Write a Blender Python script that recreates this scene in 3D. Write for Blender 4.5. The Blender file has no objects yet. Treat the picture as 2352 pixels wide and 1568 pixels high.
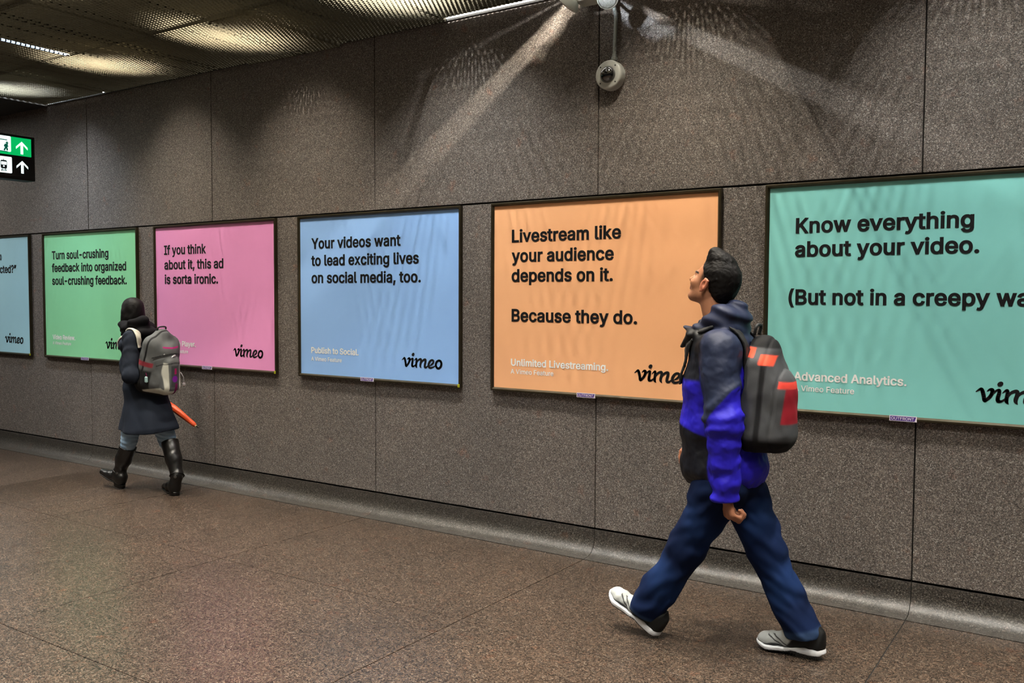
import bpy, bmesh, math, random, os
import numpy as np
from mathutils import Vector, Matrix, Euler

random.seed(7)
rng = np.random.default_rng(11)
SC = bpy.context.scene
COL = SC.collection
PI = math.pi

# ------------------------------------------------------------------ camera
FPX = 2055.6
CAM = np.array([7.7896, -4.6715, 1.53])
YAW, PITCH, ROLL = 0.5901, 0.0490, 0.0042
_fw = np.array([-math.sin(YAW)*math.cos(PITCH), math.cos(YAW)*math.cos(PITCH), -math.sin(PITCH)])
_rt = np.array([math.cos(YAW), math.sin(YAW), 0.0])
_up = np.cross(_rt, _fw)
RT = math.cos(ROLL)*_rt + math.sin(ROLL)*_up
UP = -math.sin(ROLL)*_rt + math.cos(ROLL)*_up
cd = bpy.data.cameras.new('camera')
cam = bpy.data.objects.new('camera', cd); COL.objects.link(cam)
cd.sensor_fit = 'HORIZONTAL'; cd.sensor_width = 36.0
cd.lens = 36.0*FPX/2352.0
cd.clip_start = 0.05; cd.clip_end = 100
cam.matrix_world = Matrix(((RT[0], UP[0], -_fw[0], CAM[0]), (RT[1], UP[1], -_fw[1], CAM[1]),
                           (RT[2], UP[2], -_fw[2], CAM[2]), (0, 0, 0, 1)))
SC.camera = cam

def ray(px, py):
    return _fw + (px-1176.0)/FPX*RT - (py-784.0)/FPX*UP
def on(px, py, axis, val):
    """survey helper: where a line of sight meets a real plane (wall, floor, body plane)"""
    d = ray(px, py); t = (val-CAM[axis])/d[axis]
    return CAM + t*d

# ------------------------------------------------------------------ world, exposure, lamps
wd = bpy.data.worlds.new('world'); SC.world = wd; wd.use_nodes = True
wd.node_tree.nodes['Background'].inputs[0].default_value = (0.9, 0.93, 1.0, 1)
wd.node_tree.nodes['Background'].inputs[1].default_value = 0.002
SC.view_settings.view_transform = 'Standard'
SC.view_settings.look = 'None'
SC.view_settings.gamma = 1.0
SC.view_settings.use_curve_mapping = False
SC.view_settings.exposure = 0.50
SC.cycles.max_bounces = 6
SC.cycles.diffuse_bounces = 1
SC.cycles.glossy_bounces = 3
SC.cycles.sample_clamp_indirect = 4.0

WARM = (1.0, 0.90, 0.74); COOL = (0.82, 0.91, 1.0); NEUT = (1.0, 0.97, 0.90)
def lamp(x, y, z, col, e, r=0.03):
    ld = bpy.data.lights.new('ceiling_lamp', 'POINT'); ld.energy = e; ld.color = col
    ld.shadow_soft_size = r
    o = bpy.data.objects.new('ceiling_lamp', ld); COL.objects.link(o); o.location = (x, y, z)
    return o
LZ = 3.80
row0 = {-2: (COOL, .5), -1: (WARM, .5), 0: (COOL, 1.0), 1: (WARM, 1.0), 2: (WARM, 1.0), 3: (NEUT, 1.2), 4: (WARM, 1.15), 5: (NEUT, 1.0), 6: (WARM, 1.0)}
E0 = 290.0
def tube_lamp(x, y, z, col, e, L=0.20, w=0.010):
    """short compact tube lying square to the wall"""
    ld = bpy.data.lights.new('ceiling_lamp', 'AREA'); ld.shape = 'RECTANGLE'; ld.size = w; ld.size_y = L
    ld.energy = e*0.30; ld.color = col
    o = bpy.data.objects.new('ceiling_lamp', ld); COL.objects.link(o); o.location = (x, y, z)
    return o
for k, (c, s) in row0.items():
    tube_lamp(-0.03+1.46*k, -0.75, LZ, c, E0*s)
for j, yy in enumerate((-2.25, -3.75, -5.25, -6.75)):
    for k in range(-1, 8):
        c = (WARM, NEUT, WARM, COOL)[(k+2*j) % 4]
        lamp(-0.03+1.46*k+(0.3 if j % 2 else 0), yy, LZ+0.1, c, E0*1.45, 0.06)

tube_lamp(-2.6, -1.6, 3.28, NEUT, 150, 0.6, 0.15)      # added lamp out of view, brightens the leftmost poster and wall end

# ------------------------------------------------------------------ helpers
def tag(o, label=None, cat=None, group=None, kind=None):
    if label: o['label'] = label
    if cat: o['category'] = cat
    if group: o['group'] = group
    if kind: o['kind'] = kind
    return o
def empty(name, loc=(0, 0, 0), label=None, cat=None, group=None, kind=None, parent=None):
    o = bpy.data.objects.new(name, None); COL.objects.link(o); o.location = loc
    o.empty_display_size = 0.1
    if parent: setp(o, parent)
    return tag(o, label, cat, group, kind)
def setp(o, parent):
    """parent while geometry stays in world coordinates"""
    o.parent = parent
    o.matrix_parent_inverse = pmat(parent).inverted()
def pmat(p):
    m = Matrix.LocRotScale(p.location, p.rotation_euler, p.scale)
    if p.parent: m = pmat(p.parent) @ p.matrix_parent_inverse @ m
    return m
def link_mesh(name, me, mats=None, parent=None, smooth=False):
    o = bpy.data.objects.new(name, me); COL.objects.link(o)
    if mats is not None:
        for m in (mats if isinstance(mats, (list, tuple)) else [mats]): me.materials.append(m)
    if smooth: me.shade_smooth()
    if parent: setp(o, parent)
    return o
def from_arrays(name, V, F, mats=None, parent=None, smooth=False, mi=None):
    me = bpy.data.meshes.new(name)
    me.from_pydata([tuple(map(float, v)) for v in V], [], [tuple(map(int, f)) for f in F]); me.update()
    o = link_mesh(name, me, mats, parent, smooth)
    if mi is not None: me.polygons.foreach_set('material_index', np.asarray(mi, dtype=np.int32))
    return o
def bm_obj(name, bm, mats=None, parent=None, smooth=False):
    me = bpy.data.meshes.new(name); bmesh.ops.recalc_face_normals(bm, faces=bm.faces[:]); bm.to_mesh(me); bm.free()
    return link_mesh(name, me, mats, parent, smooth)
def add_box(bm, x0, x1, y0, y1, z0, z1, bevel=0.0, mi=0):
    b = bmesh.new()
    bmesh.ops.create_cube(b, size=1.0)
    for v in b.verts:
        v.co = Vector(((x0+x1)/2+v.co.x*(x1-x0), (y0+y1)/2+v.co.y*(y1-y0), (z0+z1)/2+v.co.z*(z1-z0)))
    if bevel: bmesh.ops.bevel(b, geom=b.edges[:], offset=bevel, segments=2, affect='EDGES', profile=0.7)
    me = bpy.data.meshes.new('t'); b.to_mesh(me); b.free()
    n = len(bm.faces); bm.from_mesh(me); bpy.data.meshes.remove(me)
    bm.faces.ensure_lookup_table()
    for f in bm.faces[n:]: f.material_index = mi
def box(name, x0, x1, y0, y1, z0, z1, mat, parent=None, bevel=0.0):
    bm = bmesh.new(); add_box(bm, x0, x1, y0, y1, z0, z1, bevel)
    return bm_obj(name, bm, mat, parent)
def lathe(name, prof, axis, origin, mat, parent=None, n=32, smooth=True):
    """profile [(r, h)] turned round an axis through origin"""
    ax = Vector(axis).normalized(); q = ax.to_track_quat('Z', 'Y').to_matrix()
    V = []; F = []
    for r, h in prof:
        for i in range(n):
            a = 2*PI*i/n
            V.append(Vector(origin)+q @ Vector((r*math.cos(a), r*math.sin(a), h)))
    m = len(prof)
    for j in range(m-1):
        for i in range(n):
            F.append((j*n+i, j*n+(i+1) % n, (j+1)*n+(i+1) % n, (j+1)*n+i))
    F.append(tuple(range(n))[::-1]); F.append(tuple((m-1)*n+i for i in range(n)))
    o = from_arrays(name, V, F, mat, parent, smooth)
    if smooth: o.data.set_sharp_from_angle(angle=math.radians(40))
    return o
def tube(name, pts, rad, mat, parent=None, n=10, smooth=True, flat=1.0):
    pts = [Vector(p) for p in pts]; V = []; F = []
    rad = rad if isinstance(rad, (list, tuple)) else [rad]*len(pts)
    prev = None
    for i, p in enumerate(pts):
        d = (pts[min(i+1, len(pts)-1)]-pts[max(i-1, 0)]).normalized()
        if prev is None:
            u = d.orthogonal().normalized()
        else:
            u = (prev-d*prev.dot(d)).normalized()
        prev = u; w = d.cross(u)
        for k in range(n):
            a = 2*PI*k/n
            V.append(p+u*math.cos(a)*rad[i]+w*math.sin(a)*rad[i]*flat)
    for i in range(len(pts)-1):
        for k in range(n):
            F.append((i*n+k, i*n+(k+1) % n, (i+1)*n+(k+1) % n, (i+1)*n+k))
    F.append(tuple(range(n))[::-1]); F.append(tuple((len(pts)-1)*n+k for k in range(n)))
    return from_arrays(name, V, F, mat, parent, smooth)
def catmull(P, n=6, closed=False):
    P = [np.array(p, float) for p in P]; out = []
    m = len(P)
    for i in range(m if closed else m-1):
        if closed: a, b, c, d = P[(i-1) % m], P[i], P[(i+1) % m], P[(i+2) % m]
        else: a, b, c, d = P[max(i-1, 0)], P[i], P[i+1], P[min(i+2, m-1)]
        for k in range(n):
            t = k/n
            out.append(0.5*((2*b)+(-a+c)*t+(2*a-5*b+4*c-d)*t*t+(-a+3*b-3*c+d)*t**3))
    out.append(P[0] if closed else P[-1])
    return out

# ------------------------------------------------------------------ materials
def srgb(r, g, b):
    f = lambda c: (c/255/12.92) if c/255 <= 0.04045 else ((c/255+0.055)/1.055)**2.4
    return (f(r), f(g), f(b), 1)
class N:
    def __init__(self, name):
        self.m = bpy.data.materials.new(name); self.m.use_nodes = True
        self.t = self.m.node_tree; self.b = self.t.nodes['Principled BSDF']
    def n(self, ty, **kw):
        x = self.t.nodes.new(ty)
        for k, v in kw.items():
            if k.startswith('_'): setattr(x, k[1:], v)
            else: x.inputs[k.replace('__', ' ')].default_value = v
        return x
    def l(self, a, b): self.t.links.new(a, b)
    def ramp(self, fac, stops, interp='LINEAR'):
        r = self.t.nodes.new('ShaderNodeValToRGB'); r.color_ramp.interpolation = interp
        e = r.color_ramp.elements
        while len(e) < len(stops): e.new(0.5)
        for x, (p, c) in zip(e, stops): x.position = p; x.color = c
        self.l(fac, r.inputs[0]); return r.outputs[0]
    def mix(self, fac, a, b, mode='MIX'):
        x = self.t.nodes.new('ShaderNodeMix'); x.data_type = 'RGBA'; x.blend_type = mode
        for s, v in ((x.inputs[0], fac), (x.inputs[6], a), (x.inputs[7], b)):
            if hasattr(v, 'node'): self.l(v, s)
            else: s.default_value = v
        return x.outputs[2]
def plain(name, col, rough=0.5, metal=0.0, spec=0.5, noise=0.0, nscale=30, bump=0.0, emit=0.0, coat=0.0, sheen=0.0):
    k = N(name); c = col if len(col) == 4 else (*col, 1)
    k.b.inputs['Base Color'].default_value = c
    k.b.inputs['Roughness'].default_value = rough; k.b.inputs['Metallic'].default_value = metal
    k.b.inputs['Specular IOR Level'].default_value = spec
    k.b.inputs['Coat Weight'].default_value = coat
    k.b.inputs['Sheen Weight'].default_value = sheen
    if emit:
        k.b.inputs['Emission Color'].default_value = c; k.b.inputs['Emission Strength'].default_value = emit
    if noise or bump:
        tc = k.n('ShaderNodeTexCoord'); nz = k.n('ShaderNodeTexNoise', Scale=nscale, Detail=6.0, Roughness=0.6)
        k.l(tc.outputs['Object'], nz.inputs['Vector'])
        if noise:
            d = tuple(x*(1-noise) for x in c[:3])+(1,); e = tuple(min(1, x*(1+noise)) for x in c[:3])+(1,)
            k.l(k.ramp(nz.outputs[0], [(0.3, d), (0.7, e)]), k.b.inputs['Base Color'])
        if bump:
            bp = k.n('ShaderNodeBump', Strength=bump, Distance=0.01); k.l(nz.outputs[0], bp.inputs['Height'])
            k.l(bp.outputs[0], k.b.inputs['Normal'])
    return k.m
def granite(name, pal, scale, rough, gain=1.0, tint=(1, 1, 1), spec=0.5, stains=(), bump=0.15, grain=None):
    """crystalline stone: cells of random mineral colour, finer flecks, slow tone drift"""
    k = N(name); geo = k.n('ShaderNodeNewGeometry'); pos = geo.outputs['Position']
    nz0 = k.n('ShaderNodeTexNoise', Scale=scale*0.9, Detail=2.0); k.l(pos, nz0.inputs['Vector'])
    add = k.n('ShaderNodeVectorMath', _operation='MULTIPLY_ADD'); k.l(nz0.outputs['Color'], add.inputs[0])
    add.inputs[1].default_value = (0.22/scale,)*3; k.l(pos, add.inputs[2])
    v = k.n('ShaderNodeTexVoronoi', Scale=scale); k.l(add.outputs[0], v.inputs['Vector'])
    sep = k.n('ShaderNodeSeparateColor'); k.l(v.outputs['Color'], sep.inputs[0])
    c1 = k.ramp(sep.outputs[0], pal, 'CONSTANT')
    v2 = k.n('ShaderNodeTexVoronoi', Scale=scale*2.3); k.l(add.outputs[0], v2.inputs['Vector'])
    sep2 = k.n('ShaderNodeSeparateColor'); k.l(v2.outputs['Color'], sep2.inputs[0])
    c2 = k.ramp(sep2.outputs[1], pal, 'CONSTANT')
    c = k.mix(0.45, c1, c2)
    nz = k.n('ShaderNodeTexNoise', Scale=scale*1.3, Detail=3.0, Roughness=0.7); k.l(pos, nz.inputs['Vector'])
    g = k.ramp(nz.outputs[0], [(0.34, (0.42, 0.42, 0.43, 1)), (0.62, (1.35, 1.33, 1.3, 1))])
    c = k.mix(1.0, c, g, 'MULTIPLY')
    nl = k.n('ShaderNodeTexNoise', Scale=1.7, Detail=4.0, Roughness=0.6); k.l(pos, nl.inputs['Vector'])
    g2 = k.ramp(nl.outputs[0], [(0.3, (0.86, 0.87, 0.88, 1)), (0.7, (1.12, 1.10, 1.08, 1))])
    c = k.mix(1.0, c, g2, 'MULTIPLY')
    np_ = k.n('ShaderNodeTexNoise', Scale=9.0, Detail=3.0, Roughness=0.6); k.l(pos, np_.inputs['Vector'])
    pk = k.ramp(np_.outputs[0], [(0.62, (1, 1, 1, 1)), (0.72, (1.22, 0.95, 0.86, 1))])
    c = k.mix(1.0, c, pk, 'MULTIPLY')
    c = k.mix(1.0, c, (tint[0]*gain, tint[1]*gain, tint[2]*gain, 1), 'MULTIPLY')
    for (x, y, z, r, colr, amt) in stains:
        d = k.n('ShaderNodeVectorMath', _operation='SUBTRACT'); k.l(pos, d.inputs[0]); d.inputs[1].default_value = (x, y, z)
        s = k.n('ShaderNodeVectorMath', _operation='MULTIPLY'); k.l(d.outputs[0], s.inputs[0]); s.inputs[1].default_value = (1/r[0], 1/r[1], 1/r[2])
        ln = k.n('ShaderNodeVectorMath', _operation='LENGTH'); k.l(s.outputs[0], ln.inputs[0])
        ad = k.n('ShaderNodeMath', _operation='MULTIPLY_ADD'); k.l(np_.outputs[0], ad.inputs[0]); ad.inputs[1].default_value = 1.3; k.l(ln.outputs['Value'], ad.inputs[2])
        f = k.ramp(ad.outputs[0], [(0.55, (amt, amt, amt, 1)), (1.0, (0, 0, 0, 1))])
        c = k.mix(f, c, k.mix(1.0, c, colr, 'MULTIPLY'))
    k.l(c, k.b.inputs['Base Color'])
    k.b.inputs['Specular IOR Level'].default_value = spec
    rr = k.n('ShaderNodeMapRange'); k.l(nz.outputs[0], rr.inputs[0]); rr.inputs[3].default_value = rough-0.08; rr.inputs[4].default_value = rough+0.1
    k.l(rr.outputs[0], k.b.inputs['Roughness'])
    bp = k.n('ShaderNodeBump', Strength=bump, Distance=0.002); k.l(nz.outputs[0], bp.inputs['Height']); k.l(bp.outputs[0], k.b.inputs['Normal'])
    return k.m
def P_(*a): return [(p, srgb(*c)) for p, c in a]
pal_wall = P_((0.0, (40, 36, 33)), (0.20, (92, 86, 80)), (0.45, (124, 114, 104)), (0.68, (146, 128, 114)), (0.82, (176, 166, 150)), (0.93, (214, 206, 192)))
pal_floor = P_((0.0, (34, 31, 28)), (0.20, (84, 74, 64)), (0.42, (122, 104, 88)), (0.62, (150, 120, 98)), (0.80, (176, 146, 120)), (0.93, (208, 184, 156)))
M_granite = granite('wall_granite', pal_wall, 235.0, 0.6, gain=0.79, tint=(0.95, 1.0, 1.13), spec=0.35)
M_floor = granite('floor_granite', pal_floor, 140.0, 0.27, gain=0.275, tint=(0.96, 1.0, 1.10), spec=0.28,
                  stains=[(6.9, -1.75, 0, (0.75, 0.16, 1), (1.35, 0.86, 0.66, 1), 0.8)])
M_cove = granite('cove_terrazzo', pal_wall, 200.0, 0.34, gain=0.27, tint=(0.93, 1.0, 1.08), spec=0.5, bump=0.4)
M_joint = plain('dark_joint', srgb(24, 20, 17), 0.9)
M_grout = plain('floor_grout', srgb(20, 18, 17), 0.9)
M_frame = plain('bronze_frame', srgb(62, 55, 40), 0.38, 0.55, noise=0.12, nscale=60)
M_black = plain('matte_black', (0.006, 0.006, 0.007), 0.5)
M_ink = plain('black_ink', srgb(16, 16, 20), 0.55, spec=0.3)
M_white_ink = plain('white_ink', srgb(250, 250, 250), 0.6, spec=0.3)
M_mesh = plain('champagne_metal_mesh', srgb(74, 70, 58), 0.6, 0.0, spec=0.12)
M_soffit = plain('dark_soffit', srgb(40, 39, 38), 0.9)
M_plaster = plain('white_plaster', srgb(225, 225, 225), 0.8)
M_conc = plain('plenum_concrete', srgb(70, 68, 64), 0.9, noise=0.2, nscale=4)

# ------------------------------------------------------------------ setting: back wall
W = 1.7541            # module of the granite cladding
ZB, ZM, ZC = 0.1538, 2.130, 3.3227
wall = box('wall_back', -7.2, 13.2, 0.022, 0.20, -0.1, 4.4, M_joint); tag(wall, kind='structure')
J = 0.0035            # half joint
def slab_mesh(sx, sy, sz, bev=0.0012):
    bm = bmesh.new(); add_box(bm, -sx/2, sx/2, -sy/2, sy/2, -sz/2, sz/2)
    bmesh.ops.bevel(bm, geom=bm.edges[:], offset=bev, segments=1, affect='EDGES')
    me = bpy.data.meshes.new('slab'); bmesh.ops.recalc_face_normals(bm, faces=bm.faces[:]); bm.to_mesh(me); bm.free()
    return me
me_lo = slab_mesh(W-2*J, 0.03, ZM-ZB-0.012); me_lo.materials.append(M_granite)
me_hi = slab_mesh(W-2*J, 0.03, ZC-ZM-0.006); me_hi.materials.append(M_granite)
for k in range(-4, 7):
    for me, z in ((me_lo, (ZM+ZB)/2), (me_hi, (ZC+ZM)/2+0.002)):
        o = bpy.data.objects.new('granite_panel', me); COL.objects.link(o)
        o.location = ((k+0.5)*W, 0.015+rng.uniform(-.0006, .0006), z)
        o.rotation_euler = (rng.uniform(-.0006, .0006), 0, rng.uniform(-.0006, .0006)); setp(o, wall)
box('plaster_band', -7.2, 13.2, 0.004, 0.022, ZC+0.012, 4.4, M_plaster, wall)
# cove base: small upstand curving out into the floor
base = empty('baseboard_back', (0, 0, 0), kind='structure')
prof = [(0.02, ZB-0.006), (-0.001, ZB-0.006), (-0.002, ZB-0.012)]
R_ = 0.095
for i in range(13):
    a = i/12*PI/2
    prof.append((-0.003-R_*(1-math.cos(a)), 0.003+R_-R_*math.sin(a)+0.0))
prof = [(y, z) for y, z in prof] + [(-0.003-R_-0.035, 0.0012), (-0.003-R_-0.035, -0.02), (0.02, -0.02)]
def cove_mesh(L):
    V = []; n = len(prof)
    for x in (-L/2, L/2): V += [(x, y, z) for y, z in prof]
    F = [(i, i+1, n+i+1, n+i) for i in range(n-1)]+[(n-1, 0, n, 2*n-1), tuple(range(n))[::-1], tuple(range(n, 2*n))]
    me = bpy.data.meshes.new('cove'); me.from_pydata(V, [], F); me.update(); me.shade_smooth()
    me.set_sharp_from_angle(angle=math.radians(35)); return me
me_c = cove_mesh(W-0.003); me_c.materials.append(M_cove)
for k in range(-4, 7):
    o = bpy.data.objects.new('cove_stone', me_c); COL.objects.link(o); o.location = ((k+0.5)*W, 0, 0); setp(o, base)

# ------------------------------------------------------------------ floor
floor = box('floor', -7.2, 13.2, -8.0, 0.2, -0.12, -0.022, M_grout); tag(floor, kind='structure')
box('joint_filler', -7.2, 13.2, -8.0, -0.12, -0.03, -0.0035, M_grout, floor)
rows_y = [(-0.138, -1.328), (-1.328, -2.582), (-2.582, -3.836), (-3.836, -5.09), (-5.09, -6.344), (-6.344, -7.598), (-7.598, -8.0)]
cache = {}
for (a, b) in rows_y:
    for k in range(-4, 7):
        key = round(a-b, 3)
        if key not in cache:
            cache[key] = slab_mesh(W-0.0050, a-b-0.0050, 0.02, 0.0007); cache[key].materials.append(M_floor)
        o = bpy.data.objects.new('floor_slab', cache[key]); COL.objects.link(o)
        o.location = ((k+0.5)*W, (a+b)/2, -0.010+rng.uniform(-.0004, .0004)); setp(o, floor)

# ------------------------------------------------------------------ other walls (out of frame, close the passage)
M_granite2 = M_soffit
for nm, a in (('wall_front', (-7.2, 13.2, -8.2, -8.0, -0.1, 4.4)), ('wall_left', (-7.4, -7.2, -8.2, 0.2, -0.1, 4.4)), ('wall_right', (13.2, 13.4, -8.2, 0.2, -0.1, 4.4))):
    tag(box(nm, *a, M_granite2), kind='structure')

# ------------------------------------------------------------------ ceiling: honeycomb panels under a dark plenum
ceil = box('ceiling', -7.2, 13.2, -8.0, 0.0, 4.3, 4.4, M_conc); tag(ceil, kind='structure')
PZ = 3.335; PD = 0.032; PITCHX = 0.0317; NX, NY = 30, 32
def honey():
    """hexagonal cells with vertical sheet walls"""
    s = PITCHX/math.sqrt(3); dy = 1.5*s
    vid = {}; V = []; E = set()
    def vv(x, y):
        kx = (round(x*5000), round(y*5000))
        if kx not in vid: vid[kx] = len(V); V.append((x, y))
        return vid[kx]
    for j in range(NY):
        for i in range(NX):
            cx = (i+0.5+(0.5 if j % 2 else 0))*PITCHX; cy = -(j*dy+s)
            ids = [vv(cx+s*math.cos(PI/6+PI/3*q), cy+s*math.sin(PI/6+PI/3*q)) for q in range(6)]
            for q in range(6):
                a, b = ids[q], ids[(q+1) % 6]; E.add((min(a, b), max(a, b)))
    n = len(V); VV = [(x, y, -PD/2) for x, y in V]+[(x, y, PD/2) for x, y in V]
    F = [(a, b, n+b, n+a) for a, b in E]
    me = bpy.data.meshes.new('honeycomb'); me.from_pydata(VV, [], F); me.update(); me.materials.append(M_mesh)
    return me
me_h = honey()
PW = (NX+0.5)*PITCHX; PH = (NY*1.5+0.5)*PITCHX/math.sqrt(3)
GX, GY = NX*PITCHX, NY*1.5*PITCHX/math.sqrt(3)
for j in range(0, 9):
    for i in range(-1, 13):
        x0 = 0.338+GX*i
        y0 = -0.002-GY*j
        dz = rng.uniform(-.004, .006); rx = rng.uniform(-.006, .006); ry = rng.uniform(-.005, .005)
        if j == 0:
            if i == -1: y0 -= 0.036; dz = 0.002
            if i == 4: y0 -= 0.0549; dz = 0.002
            if i == 5: x0 += 0.15
            if i == 3: dz = -0.003
            if i == 2: dz = -0.014; ry = 0.008
        if j == 1 and i == 0: x0 -= 0.02
        o = bpy.data.objects.new('ceiling_panel', me_h); COL.objects.link(o)
        o.location = (x0, y0, PZ+dz); o.rotation_euler = (rx, ry, 0); setp(o, ceil)
# runners that carry the panels, and the dark bulkhead past the last panel
for j in range(1, 9):
    box('support_channel', -0.62, 13.1, 0.0-GY*j-0.012+0.006, -GY*j+0.004+0.006, PZ+0.035, PZ+0.055, M_conc, ceil)
tag(box('ceiling_bulkhead', -7.2, -0.64, -8.0, 0.0, 3.318, 4.3, M_soffit), kind='structure')
tr = box('trim_1', -0.64, 13.2, -0.010, 0.004, ZC-0.004, ZC+0.010, M_soffit); tag(tr, kind='structure')


# ------------------------------------------------------------------ posters
FD = os.path.join(bpy.utils.system_resource('DATAFILES') or '', 'fonts', 'Inter.woff2')
try: FONT = bpy.data.fonts.load(FD)
except Exception: FONT = None
PY = -0.016                     # plane of the printed sheets
PL, PR, PB, PT = -0.7486, 0.7653, 0.9404, 2.1224
FT = 0.0285; FW_ = 0.021        # frame projection and face width
from mathutils.geometry import delaunay_2d_cdt
_tc = {}
def text_mesh(body, bold=0.012):
    """glyph outlines, moved outwards for weight, filled by winding number (clean where contours overlap)"""
    if (body, bold) in _tc: return _tc[(body, bold)].copy()
    cu = bpy.data.curves.new('t', 'FONT'); cu.body = body; cu.size = 1.0; cu.resolution_u = 5
    cu.space_character = 1.0+bold*0.8; cu.fill_mode = 'NONE'
    if FONT: cu.font = FONT
    o = bpy.data.objects.new('t', cu); COL.objects.link(o)
    me = bpy.data.meshes.new_from_object(o.evaluated_get(bpy.context.evaluated_depsgraph_get()))
    bpy.data.objects.remove(o); bpy.data.curves.remove(cu)
    co = np.array([v.co[:2] for v in me.vertices]); nb = {}
    for e in me.edges:
        a, b = e.vertices; nb.setdefault(a, []).append(b); nb.setdefault(b, []).append(a)
    bpy.data.meshes.remove(me)
    seen = set(); loops = []
    for v0 in sorted(nb):
        if v0 in seen: continue
        L = [v0]; seen.add(v0); cur = v0; nxt = max(nb[v0], key=lambda q: q == v0+1)
        while nxt not in seen:
            L.append(nxt); seen.add(nxt); c2 = [q for q in nb[nxt] if q != cur]; cur = nxt
            if not c2: break
            nxt = c2[0]
        loops.append(co[L])
    area = lambda P: 0.5*np.sum(P[:, 0]*np.roll(P[:, 1], -1)-P[:, 1]*np.roll(P[:, 0], -1))
    sgn = 1 if sum(area(P) for P in loops) > 0 else -1
    out = []
    for P in loops:
        keep = np.linalg.norm(P-np.roll(P, 1, 0), axis=1) > 1e-5; P = P[keep]
        if len(P) < 3: continue
        d1 = P-np.roll(P, 1, 0); d2 = np.roll(P, -1, 0)-P
        d1 /= np.linalg.norm(d1, axis=1)[:, None]; d2 /= np.linalg.norm(d2, axis=1)[:, None]
        n1 = np.stack([d1[:, 1], -d1[:, 0]], 1)*sgn; n2 = np.stack([d2[:, 1], -d2[:, 0]], 1)*sgn
        m = n1+n2; m /= np.maximum(np.sum(m*n1, 1), 0.6)[:, None]
        out.append(P+m*np.array([bold, bold*0.75]))
    V = np.concatenate(out); E = []; b = 0
    for P in out: E += [(b+q, b+(q+1) % len(P)) for q in range(len(P))]; b += len(P)
    vo, _, fo, *_r = delaunay_2d_cdt([Vector(v) for v in V], E, [], 0, 1e-6, False)
    VO = np.array([v[:] for v in vo]); T = np.array([f for f in fo if len(f) == 3])
    C = VO[T].mean(1); w = np.zeros(len(T))
    A = V[[e[0] for e in E]]; B = V[[e[1] for e in E]]
    for q in range(0, len(T), 400):
        c = C[q:q+400]; up = (A[None, :, 1] <= c[:, None, 1]) & (B[None, :, 1] > c[:, None, 1]); dn = (A[None, :, 1] > c[:, None, 1]) & (B[None, :, 1] <= c[:, None, 1])
        cr = (B[None, :, 0]-A[None, :, 0])*(c[:, None, 1]-A[None, :, 1])-(c[:, None, 0]-A[None, :, 0])*(B[None, :, 1]-A[None, :, 1])
        w[q:q+400] = (up & (cr > 0)).sum(1)-(dn & (cr < 0)).sum(1)
    T = T[(w*sgn) > 0]
    me = bpy.data.meshes.new('t'); me.from_pydata([(x, y, 0) for x, y in VO], [], [tuple(map(int, t)) for t in T]); me.update()
    bm = bmesh.new(); bm.from_mesh(me); bmesh.ops.delete(bm, geom=[v for v in bm.verts if not v.link_faces], context='VERTS')
    bmesh.ops.dissolve_limit(bm, angle_limit=0.001, verts=bm.verts, edges=bm.edges); bm.to_mesh(me); bm.free()
    _tc[(body, bold)] = me; return me.copy()
_h = text_mesh('H', 0.0); CAPH = [max(v.co.y for v in _h.vertices)]
def put_text(name, body, x0, z0, x1, mat, parent, capH, z1=None, bold=0.012, y=None, facing=None, depth=0.0005):
    """lettering from x0 to x1 along the wall, baseline z0, capital height capH"""
    me = text_mesh(body, bold)
    font_cap = CAPH[0]
    co = np.zeros(len(me.vertices)*3); me.vertices.foreach_get('co', co); co = co.reshape(-1, 3)
    a, b = co[:, 0].min(), co[:, 0].max()
    sx = (x1-x0)/(b-a) if x1 is not None else capH/font_cap
    X = x0+(co[:, 0]-a)*sx; Z = z0+co[:, 1]*capH/font_cap
    if z1 is not None and x1 is not None: Z += (X-x0)/(x1-x0)*(z1-z0)
    yy = PY-depth if y is None else y
    if facing is None: co = np.stack([X, np.full_like(X, yy), Z], 1)
    else: co = facing(X, Z)
    me.vertices.foreach_set('co', co.astype(np.float32).ravel()); me.update()
    if me.polygons and me.polygons[0].normal.y > 0 and facing is None: me.flip_normals()
    me.name = name
    o = link_mesh(name, me, mat, parent)
    return o
def W2(px, py):
    p = on(px, py, 1, PY); return p[0], p[2]

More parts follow.
